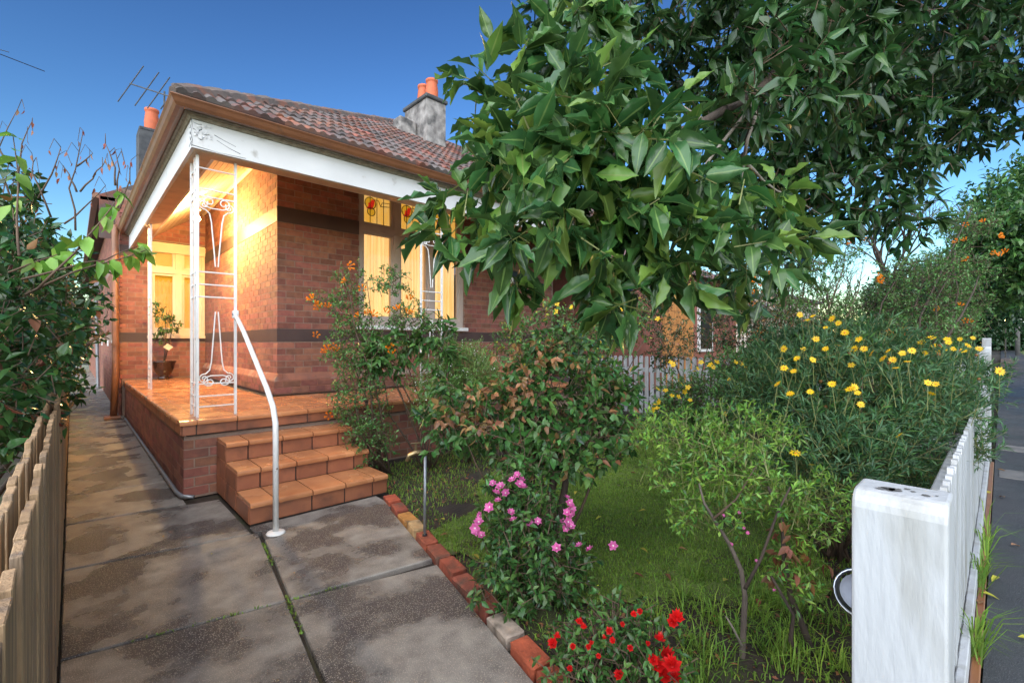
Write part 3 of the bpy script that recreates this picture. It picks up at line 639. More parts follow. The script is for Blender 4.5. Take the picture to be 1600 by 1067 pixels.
# downpipe and conduit
dp = MB().tube([(.59, YB - .12, 3.65), (.59, YB - .12, 3.45), (.60, YB - .10, .9), (.56, YB - .25, .05)], .055, 10).build('downpipe', M['gutter'], house, True)
for z in (2.25, 1.35): MB().tube([(.597, YB - .11, z), (.597, YB - .11, z + .06)], .064, 10).build('collar', M['gutter'], dp)
MB().cbox((.42, YB - .45, 0), (.66, YB - .16, .05), .01).build('foot', M['gutter'], dp)
MB().tube([(.70, 11, .03), (.70, 5.25, .035), (.72, 5.10, .03), (.80, 5.04, .02)], .018, 8).build('conduit_pipe', M['galv'], house, True)
MB().cbox((.40, 19.8, 3.0), (.66, 20.1, 3.5), .02).build('rainwater_head', M['grey'], house); MB().tube([(.55, 19.95, 3.0), (.60, 19.95, 0)], .045, 8).build('downpipe', M['grey'], house)
# ------------------------------------------------------------------ porch light
LP = Vector((1.46, 8.95, 3.42))
pl = empty('porch_light', LP, 'glowing round bulb hanging from the porch ceiling boards', 'light')
bulb = MB().lathe([(0, -.05), (.03, -.042), (.05, -.012), (.05, .012), (.035, .04), (.02, .06), (0, .062)], LP, 14).build('bulb', emit('bulb_glow', (1, .72, .38), 30), pl, True)
MB().lathe([(.0, .062), (.026, .062), (.028, .13), (.06, .135), (.06, .16), (0, .16)], LP, 14).build('holder', M['white'], pl, True)
MB().tube([LP + Vector((0, 0, .16)), LP + Vector((0, 0, .36))], .008, 6).build('flex', M['white'], pl)
ld = bpy.data.lights.new('porch_lamp', 'POINT'); ld.energy = 74; ld.color = (1, .62, .22); ld.shadow_soft_size = .055
lo = bpy.data.objects.new('porch_lamp', ld); col.objects.link(lo); lo.location = LP + Vector((0, 0, -.11))
# handrail
hr = empty('handrail', (1.10, 3.72, 0), 'white painted steel handrail bent down to the path beside tiled steps', 'handrail')
MB().tube([(1.19, 5.29, 1.70), (1.17, 4.9, 1.52), (1.12, 4.0, 1.05), (1.105, 3.80, .93), (1.10, 3.725, .82), (1.10, 3.72, .7), (1.10, 3.72, .01)], .0205, 10).build('rail', M['iron'], hr, True)
MB().lathe([(0, .016), (.024, .016), (.06, .012), (.066, .004), (.066, 0)], (1.10, 3.72, .001), 18).build('flange', M['iron'], hr, True)
MB().cbox((1.165, 5.262, 1.66), (1.215, 5.33, 1.74), .006).build('clamp', M['iron'], hr)
MB().tube([(1.165, 5.275, 1.70), (1.155, 5.275, 1.70)], .012, 6).build('bolt', M['galv'], hr)
# pot plant placeholder filled below; meter box
mb_ = empty('meter_box', (6.35, YFW - .03, 2.3), 'black meter box on timber board high on the brick wall beside the window', 'meter box')
MB().cbox((6.18, YFW - .035, 2.28), (6.72, YFW - .004, 3.02), .005).build('backboard', M['timber'], mb_)
MB().cbox((6.28, YFW - .16, 2.36), (6.56, YFW - .036, 2.86), .02).build('case', M['black'], mb_)
MB().cbox((6.33, YFW - .168, 2.40), (6.48, YFW - .159, 2.54), .003).build('label_plate', M['white'], mb_)
MB().cbox((6.33, YFW - .168, 2.60), (6.42, YFW - .159, 2.74), .003).build('label_plate', M['white'], mb_)
MB().tube([(6.45, YFW - .05, 2.86), (6.45, YFW - .05, 3.9)], .022, 8).build('conduit', M['timber'], mb_)
# antenna
A0 = W(203, 131, 10.5); A1 = W(268, 152, 10.0)
an = empty('television_antenna', W(257, 330, 10.2), 'thin metal television antenna with four crossbars above the gutter corner', 'antenna')
MB().tube([A0, A1], .014, 6).build('boom', M['darkrender'], an)
MB().tube([W(257, 143, 10.1), W(253, 330, 10.1)], .017, 6).build('mast', M['darkrender'], an)
for t, l in ((.02, .50), (.42, .46), (.70, .42), (.96, .34)):
    c = A0.lerp(A1, t); dv = Vector((.42, -.40, .80)).normalized()
    MB().tube([c - dv * l, c + dv * l], .012, 5).build('crossbar', M['darkrender'], an)
an2 = empty('overhead_wire', (-1, 6, 5.2), 'thin dark wire crossing the sky at the far left edge', 'wire')
MB().tube([W(-60, 72, 8), W(0, 85, 8), W(70, 112, 8.5)], .007, 5).build('strand', M['black'], an2); MB().tube([W(-60, 62, 8), W(14, 82, 8)], .006, 5).build('strand', M['black'], an2)
# ------------------------------------------------------------------ left paling fence
lf = empty('paling_fence', (-.07, .4, 0), 'weathered brown timber paling fence along the narrow side path', 'fence')
pv = []
for i in range(3):
    m_ = MB().cbox((0, 0, -.04), (.013, .072, 1.13), .0015); pv.append(m_.mesh('paling', M['timber']))
y = .42; k = 0
while y < 18:
    link('paling', pv[k % 3], lf, at(-.062 + random.uniform(-.002, .002), y, random.uniform(-.012, .01), random.uniform(-.02, .02)))
    link('paling', pv[(k + 1) % 3], lf, at(-.092 + random.uniform(-.002, .002), y + .048, random.uniform(.0, .022), random.uniform(-.02, .02)))
    y += .096 if y < 8 else .11; k += 1
for z in (.25, .92): MB().cbox((-.14, .4, z), (-.096, 18, z + .07), .004).build('rail', M['timber'], lf)
# ------------------------------------------------------------------ front picket fence
def picket_fence(name, label, x0, x1, y, post_xs, ph, group=None, ptop=.92):
    e = empty(name, (x0, y, 0), label, 'fence', group)
    return e
ff = empty('picket_fence', (1.2, .14, 0), 'white picket fence between the daisy bush and the asphalt footpath', 'fence')
def post(x, y, h, parent, s=.15):
    m_ = MB(); r = .035; n = 5
    prof = [(0, -.05), (s, -.05), (s, h - r)] + [(s - r + r * math.cos(a), h - r + r * math.sin(a)) for a in np.linspace(0, math.pi / 2, n)] + [(r - r * math.sin(a), h - r + r * math.cos(a)) for a in np.linspace(0, math.pi / 2, n)]
    m_.prism(prof, lambda u, z: (x + u, y, z), lambda u, z: (x + u, y + s, z)); o = m_.build('post', M['fencewhite'], parent)
    bv_ = o.modifiers.new('bevel', 'BEVEL'); bv_.width = .006; bv_.segments = 2; bv_.limit_method = 'ANGLE'; return o
post(1.19, .068, 1.112, ff); post(7.9, .085, 1.30, ff)
pk = MB()
pk.prism([(0, .05), (.068, .05), (.068, .895), (.052, .92), (.016, .92), (0, .895)], lambda u, z: (u, 0, z), lambda u, z: (u, .019, z)); pk_me = pk.mesh('picket', M['fencewhite'])
x = 1.37
while x < 7.85: link('picket', pk_me, ff, at(x, .128 + random.uniform(-.002, .002), random.uniform(-.006, .006), random.uniform(-.01, .01))); x += .102
for z in (.22, .74): MB().cbox((1.345, .149, z), (7.89, .205, z + .075), .006).build('rail', M['fencewhite'], ff)
MB().cbox((1.345, .096, .0), (7.89, .126, .115), .004).build('plinth_board', M['fencewhite'], ff)
MB().cbox((1.345, .062, -.02), (7.89, .094, .012), .004).build('edging_board', M['gutter'], ff)
chip = MB()
for (u, v, r) in ((.30, .02, .011), (.36, .035, .014), (.42, .03, .012), (.38, .015, .008), (.62, .055, .006), (.75, .03, .007), (.55, .075, .006), (.86, .05, .004), (.47, .05, .005)):
    yy = .068 + .15 * (1 - u); n = 9
    chip.add([(1.19 + .036 + v * .6 + r * math.cos(t) * random.uniform(.5, 1.3), yy + r * math.sin(t) * random.uniform(.5, 1.3), 1.1135) for t in np.linspace(0, 2 * math.pi, n, endpoint=False)], [tuple(range(n))])
chip.build('bare_paint_patch', mat('bare_grey_timber', (.16, .16, .155), (.07, .07, .07), 60, .9), ff)
# neighbouring fences
nf = empty('picket_fence', (8.05, .2, 0), 'white picket side fence behind the yellow jasmine bush', 'fence')
pk2 = MB().prism([(0, .05), (.075, .05), (.075, 1.13), (.055, 1.16), (.02, 1.16), (0, 1.13)], lambda u, z: (0, u, z), lambda u, z: (.02, u, z)).mesh('picket', M['fencewhite'])
y = .3
while y < 6.6: link('picket', pk2, nf, at(8.02, y, random.uniform(-.008, .008))); y += .118
for z in (.3, .85): MB().cbox((8.043, .25, z), (8.10, 6.7, z + .08), .005).build('rail', M['fencewhite'], nf)
f3 = empty('picket_fence', (9.7, .1, 0), 'far white fence posts beyond the daisy bush along the footpath', 'fence')
post(9.75, .105, 1.36, f3); post(15, .16, 1.52, f3)
x = 9.95
while x < 15: link('picket', pk_me, f3, at(x, .17, .1)); x += .11
for z in (.3, .8): MB().box((9.9, .19, z), (15, .24, z + .08)).build('rail', M['fencewhite'], f3)
tp = empty('paling_fence', (10.6, 5.6, 0), 'tall timber paling fence, warm light painted into its orange, behind the white pickets', 'fence')
om = MB().cbox((0, 0, 0), (.11, .02, 2.5), .003).mesh('paling', M['warm_lit_timber'])
for i in range(14): link('paling', om, tp, at(10.2 + i * .115, 5.55 + random.uniform(-.004, .004), random.uniform(-.02, .02)))
MB().box((10.2, 5.572, 1.9), (11.8, 5.62, 2.0)).build('rail', M['warm_lit_timber'], tp)
# chrome tube behind the near post
ct = empty('metal_tube', W(1318, 925, 1.05), 'round chrome-rimmed metal tube fixed behind the near white post', 'tube')
tc = W(1345, 927, 1.14); td = Vector((.93, .15, -.36)).normalized()
MB().tube([tc, tc + td * .30], .054, 20, False).build('body', M['galv'], ct, True)
ring = [tc + (Vector((-.16, .987, 0)) * math.cos(a) + Vector((.36, .05, .93)) * math.sin(a)) * .054 for a in np.linspace(0, 2 * math.pi, 25)]
MB().tube(ring, .004, 6, False).build('rim', M['chrome'], ct, True)
MB().tube([tc + td * .03, tc + td * .035], .044, 20).build('lens', mat('frosted_lens', (.20, .23, .30), (.12, .14, .2), 30, .2), ct)
# ------------------------------------------------------------------ brick edging and tap
be = empty('brick_edging', (1.62, 1.92, 0), 'row of worn red and yellow bricks edging the garden bed', 'edging')
pal = [(.42, .085, .04), (.30, .07, .04), (.52, .24, .06), (.55, .36, .17), (.40, .10, .05), (.33, .09, .05), (.36, .085, .045), (.30, .08, .05), (.27, .075, .05), (.42, .34, .27), (.45, .10, .045), (.38, .09, .045), (.33, .08, .05)]
bmat = [mat('edging_brick', c, tuple(q * .55 for q in c), 16, .85, .6, 60, dirt=(.06, .05, .035), dscale=9, dlo=.52, dhi=.75) for c in pal]
y = 3.84; i = 0
while y > .75 and i < 16:
    L_ = .215; y2 = y - L_; xa, xb = edge_x(y), edge_x(y2)
    m_ = MB().cbox((-.052, -L_ / 2 + .006, -.07), (.052, L_ / 2 - .006, .028), .008)
    m_.v = [(a + random.uniform(-.005, .005), b + random.uniform(-.005, .005), c + random.uniform(-.004, .004)) for a, b, c in m_.v]
    link('brick', m_.mesh('brick', bmat[i % len(bmat)]), be, Matrix.Translation(((xa + xb) / 2, (y + y2) / 2, random.uniform(0, .014))) @ Matrix.Rotation(-math.atan2(xa - xb, L_) + random.uniform(-.07, .07), 4, 'Z') @ Matrix.Rotation(random.uniform(-.06, .06), 4, 'Y'))
    y = y2 - .012; i += 1
tapb = Vector((1.83, 2.84, 0))
tap = empty('garden_tap', tapb, 'brass garden tap on a grey standpipe beside the brick edging', 'tap')
MB().tube([tapb + Vector((0, 0, -.03)), tapb + Vector((.005, 0, .62))], .011, 8).build('standpipe', M['galv'], tap, True)
MB().tube([tapb + Vector((.01, 0, .615)), tapb + Vector((-.02, .0, .64)), tapb + Vector((-.07, .02, .64)), tapb + Vector((-.11, .03, .625)), tapb + Vector((-.125, .035, .585))], [.014, .016, .018, .014, .012], 8).build('spout', M['brass'], tap, True)
MB().tube([tapb + Vector((-.06, .02, .65)), tapb + Vector((-.06, .02, .70))], .009, 6).build('spindle', M['brass'], tap)
MB().tube([tapb + Vector((-.095, .03, .705)), tapb + Vector((-.025, .01, .705))], .006, 6).build('handle', M['brass'], tap)
MB().lathe([(.018, 0), (.018, .05), (.012, .055)], tapb + Vector((0, 0, 0)), 10).build('collar', M['black'], tap)
# ------------------------------------------------------------------ plants
def frames(D, Nn):
    D = D / np.linalg.norm(D, axis=1, keepdims=True); X = np.cross(D, Nn); l = np.linalg.norm(X, axis=1, keepdims=True)
    X = np.where(l > 1e-4, X / np.maximum(l, 1e-6), np.array([1., 0, 0])); Z = np.cross(X, D); return X, D, Z
def leaf_tpl(seg=4, curl=.25, fold=.18, shape='lance', wave=0):
    """unit leaf: x half-width (scaled), y length 0..1, z; returns verts, faces (quads)"""
    ys = np.linspace(0, 1, seg + 1); V = []; Fq = []
    for i, t in enumerate(ys):
        if shape == 'lance': wd = max(.035, math.sin(math.pi * t ** .9) ** 1.15) if t < 1 else .015
        elif shape == 'long': wd = .035 if t < .09 else (max(.02, math.sin(math.pi * ((t - .09) / .91) ** .92) ** 1.1) if t < 1 else .015)
        elif shape == 'obovate': wd = max(.05, math.sin(math.pi * t ** 1.35) ** .8) if t < 1 else .05
        else: wd = max(.05, math.sin(math.pi * t ** .65) ** .8) if t < 1 else .03
        z = -curl * t * t; wv = wave * math.sin(i * 1.9)
        V += [(-.5 * wd, t, z + fold * wd * .5 + wv * wd), (0, t, z), (.5 * wd, t, z + fold * wd * .5 - wv * wd)]
    for i in range(seg):
        a = 3 * i; Fq += [(a, a + 1, a + 4, a + 3), (a + 1, a + 2, a + 5, a + 4)]
    return np.array(V), np.array(Fq)
TPL = {'big': [leaf_tpl(10, c, f_, 'long', wv) for c, f_, wv in ((.22, .26, .06), (.42, .18, .05), (.08, .34, .07), (-.10, .22, .06))],
       'mid': [leaf_tpl(3, c, f_, 'oval') for c, f_ in ((.22, .2), (.4, .12))], 'small': [leaf_tpl(2, .2, .15, 'oval')], 'thin': [leaf_tpl(2, .25, .1, 'lance')]}
def RIB(V0): return (np.arange(len(V0)) % 3 != 1).astype(np.float32)
def unit(v): return v / np.maximum(np.linalg.norm(v, axis=-1, keepdims=True), 1e-9)
def leaf_mass(P, D, Nn, L_, Wd, tpl):
    V0, F0 = tpl; X, Y, Z = frames(D, Nn); n = len(P)
    V = (P[:, None] + X[:, None] * (V0[None, :, 0:1] * Wd[:, None, None]) + Y[:, None] * (V0[None, :, 1:2] * L_[:, None, None]) + Z[:, None] * (V0[None, :, 2:3] * L_[:, None, None])).reshape(-1, 3)
    Fq = (F0[None] + (np.arange(n) * len(V0))[:, None, None]).reshape(-1, F0.shape[1]); return V, Fq
def ell_points(ells, total):
    vol = np.array([e[1][0] * e[1][1] * e[1][2] for e in ells]) ** .75; cnt = np.maximum(1, (vol / vol.sum() * total).astype(int)); P = []; O = []
    for e, n in zip(ells, cnt):
        u = unit(rng.normal(size=(n, 3))); r = rng.uniform(.12, 1, n) ** (1 / 2.4) * rng.uniform(.86, 1.1, n)
        lump = 1 + .16 * np.sin(u[:, 0] * 5 + e[0][0] * 7) * np.sin(u[:, 2] * 6 + e[0][1] * 5)
        P.append(np.array(e[0]) + u * (r * lump)[:, None] * np.array(e[1])); O.append(unit(u / np.array(e[1])))
    return np.concatenate(P), np.concatenate(O)
def visible_rank(P):
    d = P[:, 0] * FW[0] + P[:, 1] * FW[1]; s = P[:, 0] * RT[0] + P[:, 1] * RT[1]; dd = np.maximum(d, .05)
    px = CX + F * s / dd; py = CY - F * (P[:, 2] - H) / dd
    ok = (d > .2) & (px > 0) & (px < 1600) & (py > 0) & (py < 1067); return np.where(ok, d, 1e6)
def curve(a, b, n=5, bend=.12, sag=0):
    a, b = Vector(a), Vector(b); L_ = (b - a).length; o = Vector((random.uniform(-1, 1), random.uniform(-1, 1), random.uniform(-.3, 1))) * L_ * bend
    return [a.lerp(b, t) + o * math.sin(math.pi * t) + Vector((random.uniform(-1, 1), random.uniform(-1, 1), random.uniform(-1, 1))) * L_ * .02 * (0 < t < 1) for t in np.linspace(0, 1, n)]
def leaves_on(parent, P, O, per, Ls, Ws, kind, m, droop=.25, up=.35, twig=.08, indiv=0, spread=1.0, foliage='foliage', twigmat=None, twigr=.003, upn=.8):
    n = len(P); ax = unit(O * .8 + rng.normal(0, .55, (n, 3)) + np.array([0, 0, up]))
    base = np.repeat(P, per, 0); A = np.repeat(ax, per, 0); N_ = len(base)
    t = rng.uniform(-.6, 1, N_)[:, None]; base = base + A * t * twig
    rd = unit(rng.normal(size=(N_, 3))); D = unit(A * (.55 + .25 * t) + rd * spread + np.array([0, 0, -droop]))
    Nn = unit(np.array([0, 0, upn]) + rng.normal(0, .45, (N_, 3)) + A * .3)
    Ll = Ls * rng.uniform(.65, 1.2, N_); Ww = Ws * rng.uniform(.75, 1.2, N_)
    ind = np.zeros(N_, bool)
    if indiv:
        rk = visible_rank(base); o_ = np.argsort(rk)[:indiv]; ind[o_[rk[o_] < 1e5]] = True
    tpls = TPL[kind]; ms = m if isinstance(m, list) else [m]
    which = rng.integers(0, len(ms), N_) if len(ms) == 1 else rng.choice(len(ms), N_, p=[.8] + [.2 / (len(ms) - 1)] * (len(ms) - 1))
    sel = rng.integers(0, len(tpls), N_)
    if indiv:
        meshes = [[np_mesh('leaf', (V0 * np.array([Ws / Ls, 1, 1])), [F0], mm, True, RIB(V0)) for V0, F0 in tpls] for mm in ms]
        X, Y, Z = frames(D, Nn)
        for i in np.nonzero(ind)[0]:
            l = float(Ll[i]); Mx = Matrix(((X[i][0] * l, Y[i][0] * l, Z[i][0] * l, base[i][0]), (X[i][1] * l, Y[i][1] * l, Z[i][1] * l, base[i][1]), (X[i][2] * l, Y[i][2] * l, Z[i][2] * l, base[i][2]), (0, 0, 0, 1)))
            link('leaf', meshes[which[i]][sel[i]], parent, Mx)
    for k, mm in enumerate(ms):
        Vs = []; Fs = []; Rb = []; off = 0
        for j in range(len(tpls)):
            q = (~ind) & (which == k) & (sel == j)
            if not q.any(): continue
            V, Fq = leaf_mass(base[q], D[q], Nn[q], Ll[q], Ww[q], tpls[j]); Vs.append(V); Rb.append(np.tile(RIB(tpls[j][0]), int(q.sum()))); Fs.append(Fq + off); off += len(V)
        if Vs:
            o = link(foliage, np_mesh(foliage, np.concatenate(Vs), [np.concatenate(Fs)], mm, True, np.concatenate(Rb)), parent); o['kind'] = 'stuff'
    if twigmat is not None:     # short twigs carrying each leaf cluster
        mb = MB()
        for p, a in zip(P, ax): mb.tube([p - a * twig * 1.6, p + a * twig], [twigr, twigr * .6], 3, False)
        o = mb.build('twigs', twigmat, parent); o['kind'] = 'stuff'
    return ax
def stems_to(parent, base, P, n, r, m, name='stem', spread=.06, bend=.12):
    idx = rng.choice(len(P), min(n, len(P)), replace=False)
    for i in idx:
        b0 = Vector(base) + Vector((random.uniform(-spread, spread), random.uniform(-spread, spread), -.04))
        L_ = (Vector(P[i]) - b0).length; pts = curve(b0, P[i], 6, bend)
        MB().tube(pts, [r * (1 - .75 * t) for t in np.linspace(0, 1, 6)], 6).build(name, m, parent, True)
def shrub(name, label, cat, base, ells, total, per, Ls, Ws, kind, m, stems=6, sr=.012, stemmat='twig', group=None, **kw):
    e = empty(name, base, label, cat, group); P, O = ell_points(ells, total)
    P[:, 2] = np.maximum(P[:, 2], .03)
    leaves_on(e, P, O, per, Ls, Ws, kind, m, twigmat=M[kw.pop('tm', 'twig')], **kw); stems_to(e, base, P, stems, sr, M[stemmat]); return e, P, O
def flower_mesh(petals, L_, wd, m, mc, cup=.25, double=1):
    V0, F0 = leaf_tpl(2, -cup * .2, .1, 'oval'); mb = MB()
    for q in range(double):
        for k in range(petals):
            a = 2 * math.pi * (k + .5 * q) / petals + random.uniform(-.12, .12); s = (1 - .3 * q) * random.uniform(.88, 1.08)
            vs = []
            for x, y, z in V0:
                X_, Y_, Z_ = x * wd * s, (y * .88 + .12) * L_ * s, (z + cup * (.3 + q * .8) * y) * L_; vs.append((X_ * math.cos(a) - Y_ * math.sin(a), X_ * math.sin(a) + Y_ * math.cos(a), Z_))
            mb.add(vs, [tuple(f) for f in F0])
    n0 = len(mb.f); r = L_ * .22
    mb.lathe([(0.0005, r * .55), (r * .7, r * .4), (r, 0)], (0, 0, 0), 7)
    me = mb.mesh('flower', [m, mc], True); me.polygons.foreach_set('material_index', [0] * n0 + [1] * (len(mb.f) - n0)); return me
def trumpet_mesh(m, m2):
    mb = MB()
    for k in range(5):
        a = 2 * math.pi * k / 5; d = Vector((math.cos(a) * .5, math.sin(a) * .5, 1)).normalized(); o = Vector((math.cos(a), math.sin(a), 0)) * .012
        mb.tube([o, o + d * .022, o + d * .036], [.002, .0045, .009], 5, False)
    return mb.mesh('flower', [m], True)
FM = {'daisy': [flower_mesh(11, .026, .011, M['p_yellow'], M['p_orange'], .15) for _ in range(3)],
      'orange': [trumpet_mesh(M['p_orange'], M['p_yellow'])], 'pink': [flower_mesh(6, .026, .022, M['p_pink'], M['p_white'], .5, 2) for _ in range(3)],
      'red': [flower_mesh(6, .028, .026, M['p_red'], M['p_red'], .6, 3) for _ in range(3)], 'yellow': [flower_mesh(5, .018, .014, M['p_yellow'], M['p_yellow'], .3) for _ in range(2)]}
def put_flower(parent, kind, p, s=1, tilt=None, toward=.75):
    p = Vector(p); v = (Vector((0, 0, H + .2)) - p).normalized(); n = (v * toward + Vector((random.gauss(0, .45), random.gauss(0, .45), .6 + random.gauss(0, .25)))).normalized()
    q = n.to_track_quat('Z', 'Y').to_matrix().to_4x4()
    return link('flower', random.choice(FM[kind]), parent, Matrix.Translation(p) @ q @ Matrix.Rotation(random.uniform(0, 6.28), 4, 'Z') @ Matrix.Diagonal((s, s, s, 1)))
def flowers_px(parent, kind, pts, d, s=1, jit=.06, stalk=None):
    for (px, py) in pts:
        p = W(px, py, d + random.uniform(-jit, jit)); put_flower(parent, kind, p, s * random.uniform(.8, 1.15))
        if stalk: MB().tube([p - Vector((0, 0, .004)), p + Vector((random.uniform(-.04, .04), random.uniform(-.03, .05), -.13))], .0018, 4, False).build('stalk', M['greentwig'], parent)
def E(px, py, d, rx, rz, rd=None):   # ellipsoid from a picture place, a distance and radii in metres
    c = W(px, py, d); return (tuple(c), (rx, rd or rx, rz))
exec_plants = True
# --- big-leaved street tree whose branches hang over the garden
tb = (3.6, -2.25, 0)
tree = empty('street_tree', tb, 'large dark tree with long glossy leaves hanging in front of the house roof', 'tree')
T1 = Vector((3.55, -1.95, 2.3)); top = Vector((3.5, -1.2, 4.6))
MB().tube([tb, (3.58, -2.2, 1.0), T1, top], [.22, .18, .16, .10], 12).build('trunk', M['bark'], tree, True)
limb = [T1, (3.3, -1.0, 3.0), W(1330, -30, 2.75), W(1255, 70, 2.5), W(1190, 140, 2.3), W(1100, 190, 2.05), W(1000, 230, 1.85), W(900, 260, 1.75)]
MB().tube(limb, [.075, .06, .044, .034, .026, .018, .011, .005], 9).build('branch', M['bark'], tree, True)
for a, b, r in ((W(1255, 70, 2.5), W(1160, 250, 2.2), .018), (W(1255, 70, 2.5), W(1420, 260, 3.4), .022), (W(1330, -30, 2.75), W(1560, 120, 4.2), .03), (W(1100, 190, 2.05), W(960, 60, 1.9), .012), (W(1190, 140, 2.3), W(1150, 330, 2.2), .012), (W(1100, 190, 2.05), W(780, 330, 1.8), .010), (W(1190, 140, 2.3), W(940, 400, 1.7), .010), (W(1160, 250, 2.2), W(1290, 340, 2.6), .009), (W(1330, -30, 2.75), W(1000, -20, 2.2), .02)):
    MB().tube(curve(a, b, 7, .10), [r * (1 - .8 * t) for t in np.linspace(0, 1, 7)], 7).build('branch', M['palebark'] if r < .013 else M['bark'], tree, True)
near = [E(800, 160, 1.85, .20, .22), E(900, 130, 1.85, .26, .24), E(780, 270, 1.75, .23, .22), E(900, 270, 1.75, .36, .30), E(1010, 260, 1.75, .30, .32), E(740, 350, 1.7, .15, .15), E(860, 370, 1.7, .30, .18), E(980, 390, 1.6, .24, .20), E(1080, 350, 1.75, .26, .26), E(1000, 470, 1.6, .12, .07), E(900, 60, 1.95, .26, .14), E(690, 345, 1.7, .06, .06), E(1180, 380, 2.1, .25, .25)]
P, O = ell_points(near, 225)
leaves_on(tree, P, O, 7, .158, .053, 'big', [M['l_tree'], M['l_treelight']], droop=.45, up=.15, twig=.05, indiv=300, spread=.95, twigmat=M['greentwig'], twigr=.003)
crown = [E(1130, 60, 3.2, .55, .50), E(1250, 40, 3.4, .65, .55, .7), E(1400, 60, 3.7, .8, .6), E(1540, 60, 4.2, .8, .7), E(1180, 200, 3.1, .40, .40), E(1300, 180, 3.3, .55, .45), E(1400, 230, 3.4, .42, .42), E(1280, 310, 3.1, .40, .28), E(1400, 330, 3.2, .24, .22), E(1200, 330, 3.0, .36, .36), E(1540, 170, 4.3, .5, .40), E(1050, 10, 2.8, .42, .18), E(920, -20, 2.6, .4, .12)]
P, O = ell_points(crown + [E(1250, 90, 2.25, .34, .22, .2), E(1180, 150, 2.1, .26, .18, .2), E(1320, 30, 2.4, .32, .25, .2), E(1330, 130, 2.5, .30, .22, .2)], 1750)
leaves_on(tree, P, O, 8, .120, .042, 'mid', [M['l_tree2'], M['l_tree']], droop=.4, up=.1, twig=.07, spread=1.0, twigmat=M['twig'], foliage='crown')
over = [((3.4, -1.6, 5.4), (1.8, 1.5, 1.1)), ((4.8, -.6, 5.2), (1.4, 1.2, 1.0))]
P, O = ell_points(over, 500); leaves_on(tree, P, O, 8, .15, .06, 'small', M['l_tree2'], foliage='crown')
# --- hedge beyond the paling fence
e, P, O = shrub('camellia_hedge', 'dense dark glossy-leaved hedge leaning over the left paling fence', 'hedge', (-.7, 3.5, 0),
    [((-.42, 2.75, 1.32), (.40, .55, .60)), ((-.40, 3.7, 1.5), (.48, .8, .84)), ((-.38, 5.0, 1.55), (.52, 1.0, .95)), ((-.40, 6.8, 1.6), (.56, 1.3, 1.05)), ((-.42, 9.0, 1.6), (.56, 1.6, 1.1)), ((-.6, 12.2, 1.7), (.7, 2.2, 1.2))], 6200, 7, .060, .034, 'mid', [M['l_hedge'], M['l_mid'], M['l_hedge'], M['l_dead']], stems=14, sr=.02, stemmat='bark', droop=.35, twig=.06, indiv=300, spread=1.0)
spr = empty('overhanging_sprig', W(120, 420, 1.7), 'sprig of broad pale green leaves reaching from the hedge toward the porch gutter', 'branch')
pts = []
for a, b in (((20, 440), (215, 385)), ((60, 450), (190, 300)), ((30, 400), (20, 210)), ((0, 430), (110, 395)), ((40, 460), (230, 390))):
    A_, B_ = W(*a, 1.75), W(*b, 1.9); c_ = curve(A_, B_, 7, .08); MB().tube(c_, [.005 * (1 - .7 * t) for t in np.linspace(0, 1, 7)], 5).build('twig', M['twig'], spr, True); pts += [tuple(q) for q in c_[3:]]
P = np.array(pts); leaves_on(spr, P, unit(rng.normal(size=P.shape)), 3, .075, .045, 'mid', M['l_light'], droop=.9, up=0, twig=.04, indiv=120, spread=.7)
bt = empty('bare_twigs', W(120, 330, 2.6), 'thin bare twigs with drooping dry pods standing above the hedge', 'twigs')
dry = []
for a, b in (((118, 360), (130, 205)), ((100, 350), (165, 290)), ((185, 330), (180, 235)), ((185, 330), (205, 250)), ((20, 320), (28, 170)), ((30, 300), (50, 190)), ((60, 310), (95, 230)), ((120, 300), (100, 262)), ((125, 300), (165, 250)), ((120, 260), (145, 240)), ((20, 260), (-20, 200)), ((80, 340), (50, 240)), ((180, 290), (165, 225))):
    c_ = curve(W(*a, 2.6), W(*b, 2.6), 6, .12); MB().tube(c_, [.0055 * (1 - .7 * t) for t in np.linspace(0, 1, 6)], 5).build('twig', M['twig'], bt, True); dry += [tuple(c_[-1]), tuple(c_[3])]
    for q in (c_[-1], c_[4]):
        t2 = q + Vector((random.uniform(-.06, .06), random.uniform(-.06, .06), random.uniform(-.02, .03))); MB().tube([q, q.lerp(t2, .6) + Vector((0, 0, .03)), t2 + Vector((0, 0, -.04))], [.002, .0015, .0012], 4).build('twig', M['twig'], bt); dry.append(tuple(t2 + Vector((0, 0, -.04))))
P = np.array(dry); leaves_on(bt, P, np.tile([[0, 0, -1.]], (len(P), 1)), 1, .036, .014, 'mid', M['l_dead'], droop=1.5, up=-1, twig=.01, indiv=60, spread=.4)
